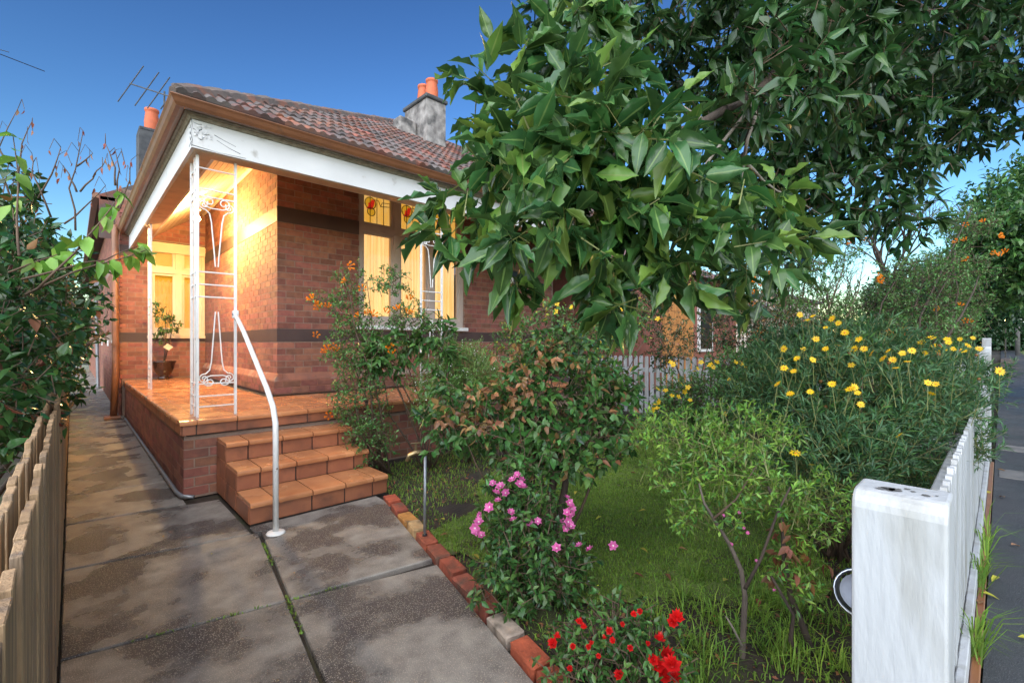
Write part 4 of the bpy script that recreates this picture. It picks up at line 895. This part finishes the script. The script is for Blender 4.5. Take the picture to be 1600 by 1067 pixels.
# --- tecoma by the steps
e, P, O = shrub('tecoma_shrub', 'tall airy shrub with orange trumpet flowers beside the tiled steps', 'shrub', (2.50, 4.62, 0),
    [E(545, 470, 5.0, .22, .42), E(560, 540, 5.0, .34, .36), E(560, 620, 4.9, .32, .42), E(610, 440, 5.0, .22, .16), E(580, 690, 4.8, .26, .26), E(505, 470, 5.0, .14, .07), E(640, 500, 5.0, .26, .2)], 980, 8, .038, .018, 'small', M['l_tecoma'], stems=12, sr=.014, droop=.1, twig=.06)
fl = [(488, 468), (495, 478), (575, 490), (583, 492), (560, 494), (603, 488), (622, 484), (637, 490), (493, 525), (512, 546), (520, 542), (508, 550), (610, 545), (540, 440), (512, 480), (525, 548), (566, 452), (514, 650), (612, 552), (640, 468), (545, 416), (498, 482)]
flowers_px(e, 'orange', fl, 4.75, 1.25, .12)
e, P, O = shrub('broadleaf_shrub', 'leafy shrub with broad drooping leaves below the lit window', 'shrub', (2.95, 4.5, 0),
    [E(620, 545, 5.1, .34, .26), E(680, 520, 5.2, .26, .14), E(590, 560, 5.0, .2, .25), E(690, 560, 5.0, .2, .2)], 150, 6, .115, .042, 'mid', M['l_mid'], stems=8, sr=.012, droop=.5, twig=.06, indiv=120)
e, P, O = shrub('white_flowered_bush', 'bright green fine-leaved bush dotted with tiny white flowers', 'shrub', (3.45, 4.4, 0),
    [E(715, 575, 5.3, .44, .34), E(690, 610, 5.2, .4, .3), E(750, 590, 5.4, .36, .3)], 1800, 9, .036, .008, 'thin', M['l_fine'], tm='greentwig', twigr=.0015, stems=10, sr=.008, up=.9, droop=-.3, twig=.07)
leaves_on(e, P[::3] + O[::3] * .05, O[::3], 2, .014, .012, 'small', M['p_white'], foliage='tiny_flowers', twig=.05)
# --- rose bush with bronze young leaves
rb = (2.36, 2.13, 0)
e, P, O = shrub('rose_bush', 'large rose bush with bronze young leaves and dark trunks in mid garden', 'shrub', rb,
    [E(755, 650, 3.2, .36, .22), E(870, 605, 3.3, .42, .30), E(700, 650, 3.1, .20, .28), E(900, 680, 3.15, .42, .26), E(880, 545, 3.4, .26, .16), E(960, 620, 3.4, .26, .26), E(840, 700, 3.0, .36, .2)], 760, 7, .064, .036, 'mid', [M['l_mid'], M['l_tecoma'], M['l_dark'], M['l_bronze']], stems=12, sr=.012, droop=.25, twig=.07, indiv=260)
for px in (852, 872): MB().tube([W(px - 6, 870, 3.1), W(px + 4, 800, 3.1), W(px + 14, 740, 3.12), W(px + 18, 660, 3.2)], [.028, .024, .022, .016], 8).build('trunk', M['bark'], e, True)
P2, O2 = ell_points([E(740, 640, 2.95, .30, .14), E(800, 610, 3.0, .22, .1), E(840, 560, 3.1, .3, .1)], 60)
leaves_on(e, P2, O2, 6, .058, .034, 'mid', M['l_bronze'], droop=.3, twig=.05)
# --- pink-flowered shrub
e, P, O = shrub('pink_flowering_shrub', 'low glossy shrub with clusters of pink flowers beside the brick edging', 'shrub', (1.90, 1.86, 0),
    [E(825, 850, 2.6, .26, .34), E(800, 910, 2.45, .20, .16), E(870, 890, 2.5, .20, .2), E(800, 780, 2.65, .18, .2)], 430, 8, .046, .022, 'mid', [M['l_mid'], M['l_dark']], stems=10, sr=.010, droop=.15, twig=.05, indiv=240)
pk_ = [(748, 815), (745, 830), (752, 836), (742, 825), (750, 805), (775, 770), (782, 760), (778, 782), (800, 750), (812, 756), (818, 762), (815, 750), (808, 742), (770, 755), (765, 792), (798, 800), (802, 812), (826, 815), (890, 785), (893, 795), (886, 800), (894, 806), (888, 815), (884, 826), (892, 822), (886, 778), (880, 818), (870, 856), (905, 852), (922, 858), (958, 852), (840, 814), (790, 770)]
flowers_px(e, 'pink', pk_, 2.42, 1.05, .08)
# --- red azalea
e, P, O = shrub('red_azalea', 'small bush with bright red double flowers at the bottom of the garden bed', 'shrub', (1.62, 1.02, 0),
    [E(930, 1010, 1.95, .17, .16), E(1010, 1030, 1.85, .17, .15), E(900, 1050, 1.85, .14, .12), E(970, 970, 2.0, .12, .12)], 240, 7, .036, .016, 'mid', M['l_mid'], stems=10, sr=.006, droop=.1, twig=.04, indiv=200)
rd_ = [(1058, 966, 1.1), (1050, 972, .8), (1030, 1000, .9), (1040, 1025, 1.3), (1028, 1040, 1.2), (1050, 1040, 1.3), (1036, 1055, 1.2), (1022, 1030, .8), (905, 972, .6), (912, 980, .5), (952, 985, .55), (958, 1000, .5), (865, 1005, .8), (870, 995, .6), (890, 1045, .5), (920, 1010, .45), (925, 1005, .4), (990, 960, .5), (1000, 955, .45), (985, 1012, .45), (968, 1055, .8), (935, 1025, .4), (1012, 1005, .4), (895, 1010, .5), (972, 975, .4), (1055, 1058, .9), (945, 998, .5)]
for px, py, s in rd_: put_flower(e, 'red', W(px, py, 1.74 + random.uniform(-.04, .06)), s)
# --- pale green shrub with twisted trunks
e, P, O = shrub('pale_green_shrub', 'pale green fine-leaved shrub on twisted bare trunks left of the white post', 'shrub', (2.03, .75, 0),
    [E(1080, 690, 2.3, .22, .14), E(1140, 720, 2.25, .26, .14), E(1200, 770, 2.2, .24, .12), E(1060, 740, 2.3, .16, .1), E(1160, 670, 2.4, .28, .12), E(1130, 800, 2.2, .14, .08), E(1250, 820, 2.2, .14, .12), E(1030, 670, 2.4, .18, .10), E(1240, 900, 2.15, .12, .14), E(1080, 800, 2.25, .12, .12), E(1290, 780, 2.3, .14, .16)], 720, 8, .038, .012, 'thin', [M['l_light'], M['l_tecoma']], tm='greentwig', twigr=.002, stems=0, droop=-.1, up=.6, twig=.05)
def trunk(e, pts, d, r0, r1, m):
    n = len(pts); MB().tube([W(px, py, d + (dd if len(q) else 0)) for (px, py, *q), dd in ((p, p[2] if len(p) > 2 else 0) for p in pts)], list(np.linspace(r0, r1, n)), 8).build('trunk', m, e, True)
trunk(e, [(1148, 1110), (1160, 1020), (1164, 930), (1158, 890), (1140, 850), (1118, 815), (1100, 785), (1092, 755)], 2.12, .016, .004, M['bark2'])
trunk(e, [(1285, 1060), (1255, 980), (1235, 930), (1225, 870), (1222, 810), (1200, 760)], 2.15, .018, .006, M['bark'])
trunk(e, [(1262, 1050), (1235, 1000), (1240, 960), (1205, 900)], 2.1, .012, .006, M['bark'])
trunk(e, [(1160, 1010), (1145, 980), (1134, 962)], 2.0, .006, .003, M['palebark'])
trunk(e, [(1164, 920), (1190, 870), (1215, 800), (1235, 760)], 2.05, .008, .004, M['bark']); trunk(e, [(1115, 810), (1150, 780), (1180, 730)], 2.1, .006, .003, M['twig'])
for (px, py) in ((1130, 805), (1155, 800), (1163, 825), (1168, 832), (1143, 850), (1182, 876), (1236, 905), (1210, 922)): put_flower(e, 'pink', W(px, py, 2.1), .35)
P2, O2 = ell_points([E(1240, 870, 2.15, .12, .2)], 18); leaves_on(e, P2, O2, 3, .06, .028, 'mid', M['l_dead'], droop=1.2, twig=.03)
# --- yellow daisy bush along the front fence
e, P, O = shrub('daisy_bush', 'big grey-green bush covered in yellow daisies along the white front fence', 'shrub', (3.7, .75, 0),
    [E(1290, 620, 2.9, .42, .36), E(1380, 620, 3.0, .42, .38), E(1450, 620, 3.4, .36, .36), E(1290, 710, 2.7, .36, .3), E(1390, 700, 2.75, .26, .3), E(1500, 590, 3.8, .28, .26), E(1330, 550, 3.3, .46, .2), E(1220, 620, 3.2, .36, .3), E(1240, 560, 3.5, .34, .24), E(1525, 690, 3.1, .10, .16)], 2600, 14, .066, .010, 'thin', [M['l_grey'], M['l_mid']], tm='greentwig', twigr=.0022, stems=16, sr=.012, droop=-.25, up=.8, twig=.07, spread=.8)
dz = [(1266, 612), (1335, 605), (1340, 614), (1328, 608), (1345, 632), (1450, 598), (1462, 600), (1455, 615), (1405, 680), (1243, 708), (1268, 726), (1225, 545), (1270, 562), (1335, 545), (1380, 560), (1395, 562), (1410, 552), (1425, 548), (1482, 535), (1500, 530), (1512, 540), (1562, 580), (1300, 600), (1310, 540), (1275, 530), (1255, 545), (1250, 492), (1270, 494), (1290, 512), (1310, 505), (1460, 540), (1480, 530), (1520, 528), (1440, 535), (1465, 550), (1225, 575), (1240, 580), (1262, 500), (1300, 498), (1350, 545), (1362, 552), (1330, 570), (1290, 545), (1490, 545), (1455, 528), (1475, 545), (1445, 552), (1400, 575), (1245, 560), (1220, 560), (1388, 548), (1418, 565), (1505, 548), (1320, 520), (1342, 530), (1530, 545), (1215, 600), (1235, 615)]
for (px, py) in dz:
    d = 2.36 + max(0, (620 - py)) * .004
    if px > 1430 and py < 580: d = 3.0
    p = W(px, py, d + random.uniform(-.1, .1)); put_flower(e, 'daisy', p, random.uniform(.65, 1.05))
    MB().tube([p, p + Vector((random.uniform(-.03, .05), random.uniform(-.03, .05), -.14))], .0018, 4, False).build('stalk', M['greentwig'], e)
sph = MB().lathe([(.0005, .012), (.009, .008), (.011, 0), (.006, -.008), (.0005, -.01)], (0, 0, 0), 7).mesh('spent_flower', M['p_brown'], True)
for i in range(34): link('spent_flower', sph, e, Matrix.Translation(W(random.uniform(1230, 1540), random.uniform(540, 660), random.uniform(2.7, 3.4))))
# --- yellow jasmine and other mid-garden bushes
e, P, O = shrub('jasmine_bush', 'rounded green bush with small yellow flowers before the white side fence', 'shrub', (5.0, 2.1, 0),
    [E(1110, 625, 5.0, .58, .34), E(1190, 610, 4.8, .45, .42), E(1060, 650, 5.0, .4, .22), E(1170, 570, 5.1, .45, .2)], 1700, 8, .050, .020, 'small', [M['l_tecoma'], M['l_mid']], stems=14, sr=.012, twig=.07)
jz = [(1048, 566), (1052, 570), (1028, 608), (1085, 580), (1090, 576), (1110, 570), (1120, 566), (1115, 574), (1060, 620), (1070, 612), (1075, 605), (1065, 600), (1078, 625), (1050, 618), (1024, 632), (1030, 628), (1026, 638), (1150, 566), (1158, 568), (1195, 565), (1200, 572), (1205, 580), (1235, 576), (1133, 647), (1140, 594), (1230, 605), (1218, 628), (1235, 620), (1095, 566), (1165, 575), (1190, 585), (1020, 640), (1040, 610)]
flowers_px(e, 'yellow', jz, 4.3, 1.7, .15)
e, P, O = shrub('yellow_rose_bush', 'loose pale green bush with small yellow blooms in front of the brick wall', 'shrub', (4.6, 3.6, 0),
    [E(850, 520, 5.6, .5, .4), E(920, 540, 5.8, .5, .36), E(800, 540, 5.6, .3, .32), E(960, 500, 6.2, .5, .4)], 750, 7, .055, .026, 'small', [M['l_tecoma'], M['l_mid'], M['l_yellow']], stems=12, sr=.012, twig=.07)
flowers_px(e, 'yellow', [(845, 470), (870, 475), (893, 480), (868, 487), (955, 500), (962, 498), (970, 484), (985, 520), (940, 535), (920, 510), (1028, 498), (895, 565), (902, 568), (960, 512), (852, 500), (825, 472)], 5.2, 2.1, .15)
e, P, O = shrub('dark_shrub', 'dark purple-green rounded shrub behind the jasmine bush', 'shrub', (6.6, 2.9, 0),
    [E(1150, 510, 6.8, .62, .5), E(1230, 530, 6.6, .6, .45), E(1050, 540, 6.4, .35, .4), E(1010, 470, 7.2, .5, .5), E(1130, 450, 7.4, .5, .5)], 1500, 8, .05, .024, 'small', [M['l_dark'], M['l_bronze']], stems=12, sr=.014, twig=.08)
e, P, O = shrub('tecoma_shrub', 'tall orange-flowered shrub standing behind the dark rounded shrub', 'shrub', (7.4, 2.4, 0),
    [E(1230, 410, 7.4, .7, .5), E(1200, 470, 7.2, .6, .5), E(1290, 400, 7.6, .6, .35), E(1270, 480, 7.3, .6, .5), E(1320, 530, 7.0, .7, .35), E(1180, 400, 7.6, .5, .5)], 1700, 8, .05, .022, 'small', M['l_tecoma'], stems=16, sr=.018, twig=.10)
flowers_px(e, 'orange', [(1180, 440), (1190, 448), (1270, 350), (1285, 356), (1290, 362), (1262, 372), (1275, 380), (1170, 475), (1182, 480), (1200, 430), (1310, 370), (1330, 380), (1240, 390), (1190, 518), (1390, 520), (1395, 524), (1180, 460), (1285, 395), (1345, 372), (1165, 468), (1372, 432), (1376, 436), (1371, 440)], 6.7, 1.5, .3)
e, P, O = shrub('tecoma_shrub', 'orange-flowered shrub leaning over the far white fence posts', 'shrub', (9.6, .95, 0),
    [E(1440, 460, 8.4, .7, .8), E(1490, 420, 8.6, .6, .5), E(1420, 520, 8.0, .8, .3), E(1510, 350, 9.0, .5, .35), E(1510, 470, 8.8, .4, .4), E(1470, 510, 8.2, .6, .3)], 1700, 8, .055, .024, 'small', [M['l_tecoma'], M['l_mid']], stems=16, sr=.025, twig=.11, stemmat='bark')
flowers_px(e, 'orange', [(1508, 352), (1536, 347), (1495, 378), (1508, 376), (1560, 370), (1510, 406), (1555, 396), (1562, 400), (1570, 394), (1508, 502), (1514, 503), (1467, 484), (1500, 478), (1416, 516), (1410, 522), (1388, 518)], 7.9, 1.6, .3)
e, P, O = shrub('round_shrub', 'clipped round green shrub below the open patch of sky', 'shrub', (9.4, 2.6, 0),
    [E(1355, 490, 9.2, .75, .5), E(1310, 520, 9.0, .7, .4)], 800, 7, .06, .028, 'small', M['l_mid'], stems=8, sr=.02, twig=.1)
# --- strappy tufts, lawn, litter
def blades(name, region, n, h, wd, lean, m, z=0.0, clump=None):
    P = []
    while len(P) < n:
        x, y = region(); P.append((x, y))
    P = np.array(P); N_ = len(P); hh = h * rng.uniform(.5, 1.3, N_); a = rng.uniform(0, 6.283, N_); l = lean * rng.uniform(.2, 1.3, N_) * hh
    D = np.stack([np.cos(a), np.sin(a)], 1); S = np.stack([-D[:, 1], D[:, 0]], 1) * wd / 2
    b = np.concatenate([P, np.full((N_, 1), z)], 1); mid = b + np.concatenate([D * l[:, None] * .35, hh[:, None] * .65], 1); tip = b + np.concatenate([D * l[:, None], (hh * rng.uniform(.55, .95, N_))[:, None]], 1); S3 = np.concatenate([S, np.zeros((N_, 1))], 1)
    V = np.stack([b - S3, b + S3, mid - S3 * .8, mid + S3 * .8, tip], 1).reshape(-1, 3); i = np.arange(N_)[:, None] * 5
    return V, [i + np.array([[0, 1, 3, 2]]), i + np.array([[2, 3, 4]])]
def lawn_pt():
    while True:
        x, y = random.uniform(1.8, 6.4), random.uniform(.6, 4.4)
        if in_lawn(x, y): return x, y
V, Fs = blades('grass', lawn_pt, 85000, .022, .005, .9, None, -.008)
g_ = link('lawn_grass', np_mesh('lawn_grass', V, Fs, M['grass'])); tag(g_, 'short green lawn grass covering the middle of the garden', 'grass', kind='stuff')
tl = [(1060, 940), (1090, 900), (1110, 960), (1180, 960), (1210, 940), (1080, 1010), (1120, 1030), (1200, 1010), (1240, 1040), (1290, 1030), (1300, 970), (1180, 880), (1250, 960), (1090, 1060), (1020, 960), (1140, 985), (1230, 1000), (960, 930), (920, 905), (690, 810), (680, 850), (720, 830), (1160, 850), (1230, 880), (1290, 900), (1060, 870)]
def ground_at(px, py): d = F * H / (py - CY); return W(px, py, d)
TV = []; TF = [[], []]; off = 0
for px, py in tl[:17]:
    c = ground_at(px, py)
    V, Fs = blades('tuft', lambda: (random.gauss(c.x, .04), random.gauss(c.y, .04)), 45, .12, .006, 1.2, None, -.02)
    TV.append(V); TF[0].append(Fs[0] + off); TF[1].append(Fs[1] + off); off += len(V)
o = link('grass_tufts', np_mesh('grass_tufts', np.concatenate(TV), [np.concatenate(q) for q in TF], M['grass'])); tag(o, 'strappy green grass tufts on dark soil left of the near white post', 'grass', kind='stuff')
def weed_pt():
    while True:
        x, y = random.uniform(1.5, 7.5), random.uniform(.25, 5.0)
        if x > edge_x(y) + .08 and not in_lawn(x, y) and math.sin(4 * x + 1.3) * math.sin(3.7 * y + x) > -.75: return x, y
V, Fs = blades('weeds', weed_pt, 20000, .042, .006, 1.1, None, -.025)
o = link('weeds', np_mesh('weeds', V, Fs, M['grass'])); tag(o, 'thin weeds and low grass scattered over the dark soil bed', 'weeds', kind='stuff')
V, Fs = blades('fence_grass', lambda: (random.choice([random.gauss(4.6, .25), random.gauss(3.9, .1), random.gauss(3.0, .05)]), random.uniform(.06, .1)), 130, .24, .007, .9, None, 0)
o = link('footpath_grass', np_mesh('footpath_grass', V, Fs, M['grass'])); tag(o, 'long grass growing out under the white fence beside the asphalt', 'grass', kind='stuff')
lf_me = [np_mesh('fallen_leaf', leaf_tpl(3, .2, .25, 'oval')[0] * np.array([.45, 1, 1]), [leaf_tpl(3, .2, .25, 'oval')[1]], M[k], True) for k in ('l_dead', 'l_bronze', 'l_yellow')]
def fallen(px, py, s, grp, lab):
    p = ground_at(px, py); o = link('fallen_leaf', random.choice(lf_me), None, Matrix.Translation((p.x, p.y, .018)) @ Matrix.Rotation(random.uniform(0, 6.28), 4, 'Z') @ Matrix.Diagonal((s, s, s, 1))); tag(o, lab, 'leaf', grp)
for px, py in ((1540, 890), (1532, 930), (1530, 948), (1560, 905), (1545, 770), (1570, 780), (1590, 1000), (1580, 855), (1558, 735)): fallen(px, py, .075, 'fallen leaves on the footpath', 'dry fallen leaf lying on the dark asphalt footpath')
for px, py in ((695, 815), (740, 870), (1010, 800), (1040, 900), (1130, 912), (1185, 940), (1060, 860), (990, 900), (940, 810), (985, 740), (1000, 860), (700, 838), (900, 770), (1080, 800), (1300, 860), (1160, 905), (860, 930)): fallen(px, py, .065, 'fallen leaves in the garden', 'dry fallen leaf lying on the garden lawn or soil')
for px, py in ((255, 840), (214, 700), (460, 900), (330, 870), (155, 725), (560, 860)): fallen(px, py, .03, 'leaf scraps on the path', 'tiny dark leaf scrap lying on the concrete path')
mv = []
for i in range(700):
    if i < 420: 
        yq = random.uniform(.9, 4.0); x_, y_ = jx(yq) + random.gauss(0, .006), yq
    else:
        j = JL[random.choice([2, 3, 4])]; x_ = random.uniform(.2, 1.6); y_ = jy(j, x_) + random.gauss(0, .006)
    if math.sin(y_ * 7 + x_ * 3) > 0: mv.append((x_, y_))
it = iter(mv); V, Fs = blades('moss', lambda: next(it), len(mv), .014, .008, .9, None, -.006)
o = link('joint_moss', np_mesh('joint_moss', V, Fs, M['grass'])); tag(o, 'green moss growing in the joints of the concrete path', 'moss', kind='stuff')
LPn = 3500; q = np.array([weed_pt() for _ in range(LPn)]); Pl = np.concatenate([q, rng.uniform(-.012, .012, (LPn, 1))], 1)
V, Fq = leaf_mass(Pl, np.concatenate([rng.normal(size=(LPn, 2)), rng.normal(0, .25, (LPn, 1))], 1), unit(np.array([0, 0, 1.]) + rng.normal(0, .3, (LPn, 3))), rng.uniform(.012, .045, LPn), rng.uniform(.006, .02, LPn), TPL['small'][0])
o = link('leaf_litter', np_mesh('leaf_litter', V, [Fq], M['l_dead'], True)); tag(o, 'brown leaf litter strewn over the dark soil bed', 'leaf litter', kind='stuff')
# --- urn on the porch
uc = (1.30, YB - .42, ZP + .006)
un = empty('potted_shrub', uc, 'small leafy shrub in a glossy dark brown urn on the porch', 'potted plant')
MB().lathe([(0, 0), (.10, 0), (.10, .03), (.075, .05), (.12, .10), (.165, .20), (.185, .30), (.20, .335), (.205, .35), (.18, .35), (.17, .30), (0, .29)], uc, 24).build('urn', M['urn'], un, True)
uv = Vector(uc)
for k in range(3): MB().tube(curve(uv + Vector((0, 0, .28)), uv + Vector((random.uniform(-.12, .12), random.uniform(-.1, .1), 1.35)), 6, .06), [.010, .009, .008, .006, .004, .003], 6).build('stem', M['twig'], un, True)
P, O = ell_points([((uc[0] - .08, uc[1], 2.05), (.14, .12, .2)), ((uc[0] + .05, uc[1], 1.72), (.24, .16, .22)), ((uc[0] - .1, uc[1], 1.5), (.1, .1, .2))], 65)
leaves_on(un, P, O, 5, .075, .036, 'mid', M['l_mid'], droop=.2, twig=.05, indiv=100, twigmat=M['twig'])
MB().add([(uc[0] - .03, uc[1] - .16, 1.33), (uc[0] + .06, uc[1] - .16, 1.26), (uc[0] + .13, uc[1] - .155, 1.33), (uc[0] + .04, uc[1] - .155, 1.40)], [(0, 1, 2, 3)]).build('tag_card', mat('tag_card', (.7, .6, .4), None, 20, .6), un)
# ------------------------------------------------------------------ background: neighbouring houses, street trees, far end of the street
M['brickfar'] = mat('far_brick', (.28, .10, .07), (.19, .07, .05), 6, .85, .3, 30)
nh = empty('neighbour_house', (9.6, 7.5, 0), 'pinkish brick neighbouring house seen through the branches', 'house')
MB().box((9.4, 7.2, 0), (19, 17, 3.6)).build('wall', M['brickfar'], nh)
MB().add([(9.0, 6.8, 3.6), (19.4, 6.8, 3.6), (19.4, 17.4, 3.6), (9.0, 17.4, 3.6), (12.5, 12, 6.2), (15.9, 12, 6.2)], [(0, 1, 5, 4), (1, 2, 5), (2, 3, 4, 5), (3, 0, 4)]).build('roof', M['rooftile'], nh)
MB().box((13.2, 9.6, 4.5), (13.9, 10.3, 6.9)).build('chimney', M['brickfar'], nh)
for x0 in (15.6,):
    wf = MB().box((x0, 7.13, 1.1), (x0 + 1.1, 7.21, 2.7)).build('window', M['white'], nh); MB().box((x0 + .1, 7.11, 1.2), (x0 + 1.0, 7.128, 2.6)).build('pane', M['black'], wf)
fb = empty('far_building', (52, 17, 0), 'pale rendered far building with a flat roof seen below the sky', 'building')
MB().box((46, 14, 0), (60, 20, 5.6)).build('wall', mat('pale_render', (.62, .54, .44), None, 2, .8), fb); MB().box((45.6, 13.6, 5.6), (60.4, 20.4, 5.9)).build('roof', M['strip'], fb)
for i in range(4):
    wf = MB().box((45.9, 14.6 + i * 1.3, 3.6), (46.0, 15.4 + i * 1.3, 5.0)).build('window', M['grey'], fb)
def bg_tree(name, label, base, th, ells, total, per, Ls, Ws, m, tr=.16, group='background trees'):
    e = empty(name, base, label, 'tree', group); P, O = ell_points(ells, total); leaves_on(e, P, O, per, Ls, Ws, 'small', m, droop=.3, twig=Ls * 1.2, foliage='crown')
    b = Vector(base); t = b + Vector((random.uniform(-.2, .2), random.uniform(-.2, .2), th)); MB().tube(curve(b, t, 5, .03), [tr, tr * .85, tr * .75, tr * .7, tr * .6], 8).build('trunk', M['bark'], e, True)
    for k in range(6):
        q = P[rng.integers(len(P))]; MB().tube(curve(t, q, 5, .1), [tr * .5, tr * .4, tr * .3, tr * .2, tr * .08], 6).build('limb', M['bark'], e, True)
    return e
bg_tree('street_tree', 'rounded leafy street tree at the right edge of the picture', (17.5, -2.4, 0), 2.3, [((17.0, -1.0, 4.4), (2.2, 1.9, 1.6)), ((15.6, -.35, 3.9), (1.6, 1.25, 1.4)), ((17.5, .1, 3.2), (1.8, 1.1, 1.0)), ((20, -.3, 3.9), (2, 1.5, 1.6))], 3600, 7, .17, .08, [M['l_mid'], M['l_dark']])
bg_tree('street_tree', 'dark tree closing the far end of the footpath', (55, 2.0, 0), 3, [((55, 2.5, 6), (4, 3.4, 3.6)), ((60, 4, 4), (5, 3, 3.6)), ((52, 3.4, 3), (3, 2, 2.4))], 1500, 7, .36, .18, M['l_dark'])
bg_tree('street_tree', 'far dark street tree behind the pole at right', (90, -2.6, 0), 4, [((90, -2.6, 9), (7, 5, 5)), ((85, 0, 7), (6, 4, 3)), ((110, -1, 7), (10, 6, 6))], 1300, 7, .6, .3, M['l_dark'])
bg_tree('street_tree', 'tree crown overhanging the far footpath', (44, -2.4, 0), 3.4, [((44, -.6, 5.2), (4, 2.2, 2.4)), ((50, .8, 4.4), (4, 2.4, 2.4)), ((47, 2.4, 2.6), (4, 1.3, 2.4))], 1600, 7, .36, .2, M['l_dark'])
bg_tree('street_tree', 'dense dark trees closing the far end of the street', (125, 3, 0), 3, [((125, 3, 5), (6, 5, 6)), ((125, -2.5, 5), (6, 5, 6)), ((125, 9, 5), (6, 5, 6)), ((125, -9, 6), (6, 5, 7))], 2600, 7, .9, .6, M['l_dark'])
bg_tree('garden_tree', 'dense green tree behind the far orange-flowered shrub', (24, 2.2, 0), 2.5, [((24, 2.4, 3.1), (2.6, 1.7, 1.5)), ((28, 2.8, 3.2), (3, 2, 1.7))], 1500, 7, .2, .09, [M['l_dark'], M['l_mid']])
bg_tree('garden_tree', 'bushy trees beyond the far end of the side path', (-.6, 42, 0), 2, [((-1, 42, 2.6), (2.6, 2, 2.2)), ((1.2, 44, 2.0), (2, 2, 2))], 700, 7, .22, .12, [M['l_light'], M['l_mid']])
bt2 = empty('bare_tree', (26, 4.5, 0), 'leafless winter tree against the pale sky at right', 'tree')
def bare(p, d, L_, r, dep):
    q = p + d * L_; MB_B.tube([p, p.lerp(q, .5) + Vector((random.uniform(-.05, .05), random.uniform(-.05, .05), 0)) * L_, q], [r, r * .85, r * .65], 5 if dep > 2 else 3, False)
    if dep == 0: return
    for k in range(3 if dep > 1 else 2): bare(q if k else p.lerp(q, .75), (d + Vector((random.gauss(0, .42), random.gauss(0, .42), random.gauss(.12, .25)))).normalized(), L_ * random.uniform(.62, .82), r * .62, dep - 1)
MB_B = MB(); bare(Vector((26, 3.4, 0)), Vector((.02, -.08, 1)).normalized(), 2.6, .17, 6); MB_B.build('limbs', M['bark'], bt2)
bt3 = empty('bare_tree', (12.2, 3.0, 0), 'thin arching leafless branches crossing the open sky patch', 'tree')
MB_B = MB(); bare(Vector((12.2, 2.5, 0)), Vector((-.1, -.05, 1)).normalized(), 1.15, .06, 6); MB_B.build('limbs', M['bark'], bt3)
# pole, light, car at the far end of the footpath
po = empty('utility_pole', (75, -1.9, 0), 'pale utility pole at the far end of the footpath', 'pole')
MB().tube([(75, -1.2, 0), (75, -1.2, 9)], [.20, .15], 10).build('shaft', M['strip'], po, True); MB().box((74.9, -1.9, 7.9), (75.1, -.3, 8.05)).build('crossarm', M['timber'], po)
sg = MB().box((74.6, -1.75, 3.6), (74.64, -1.30, 4.5)).build('sign_plate', M['white'], po)
gl = empty('garden_lamp', (64, -.15, 0), 'small glowing lamp at the far end of the footpath', 'lamp')
MB().tube([(64, -.25, 0), (64, -.25, 3.3)], .05, 8).build('post', M['black'], gl); MB().lathe([(.001, -.2), (.16, -.1), (.2, .05), (.12, .2), (.001, .24)], (64, -.25, 3.5), 12).build('globe', emit('lamp_glow', (1, .6, .2), 9), gl, True)
car = empty('parked_car', (70, -2.9, 0), 'pale car parked far along the street at the right edge', 'car')
MB().prism([(0, .25), (4.2, .25), (4.25, .75), (3.9, .85), (3.2, 1.35), (1.3, 1.4), (.6, .95), (0, .85)], lambda u, z: (66 + u, -4.9, z), lambda u, z: (66 + u, -3.3 + .15, z)).build('body', mat('car_paint', (.45, .48, .52), None, 3, .2, coat=1), car)
MB().prism([(.75, .98), (1.32, 1.34), (1.34, 1.30), (.85, .96)], lambda u, z: (65.97 + u, -4.8, z), lambda u, z: (65.97 + u, -3.25, z)).build('windscreen', M['black'], car)
for wx in (66.9, 69.3):
    for wy in (-4.88, -3.2): MB().tube([(wx, wy - .05, .25), (wx, wy + .12, .25)], .32, 14).build('wheel', M['black'], car)
for wy in (-4.7, -3.5): MB().box((65.96, wy, .6), (66.02, wy + .25, .75)).build('headlight', M['white'], car)
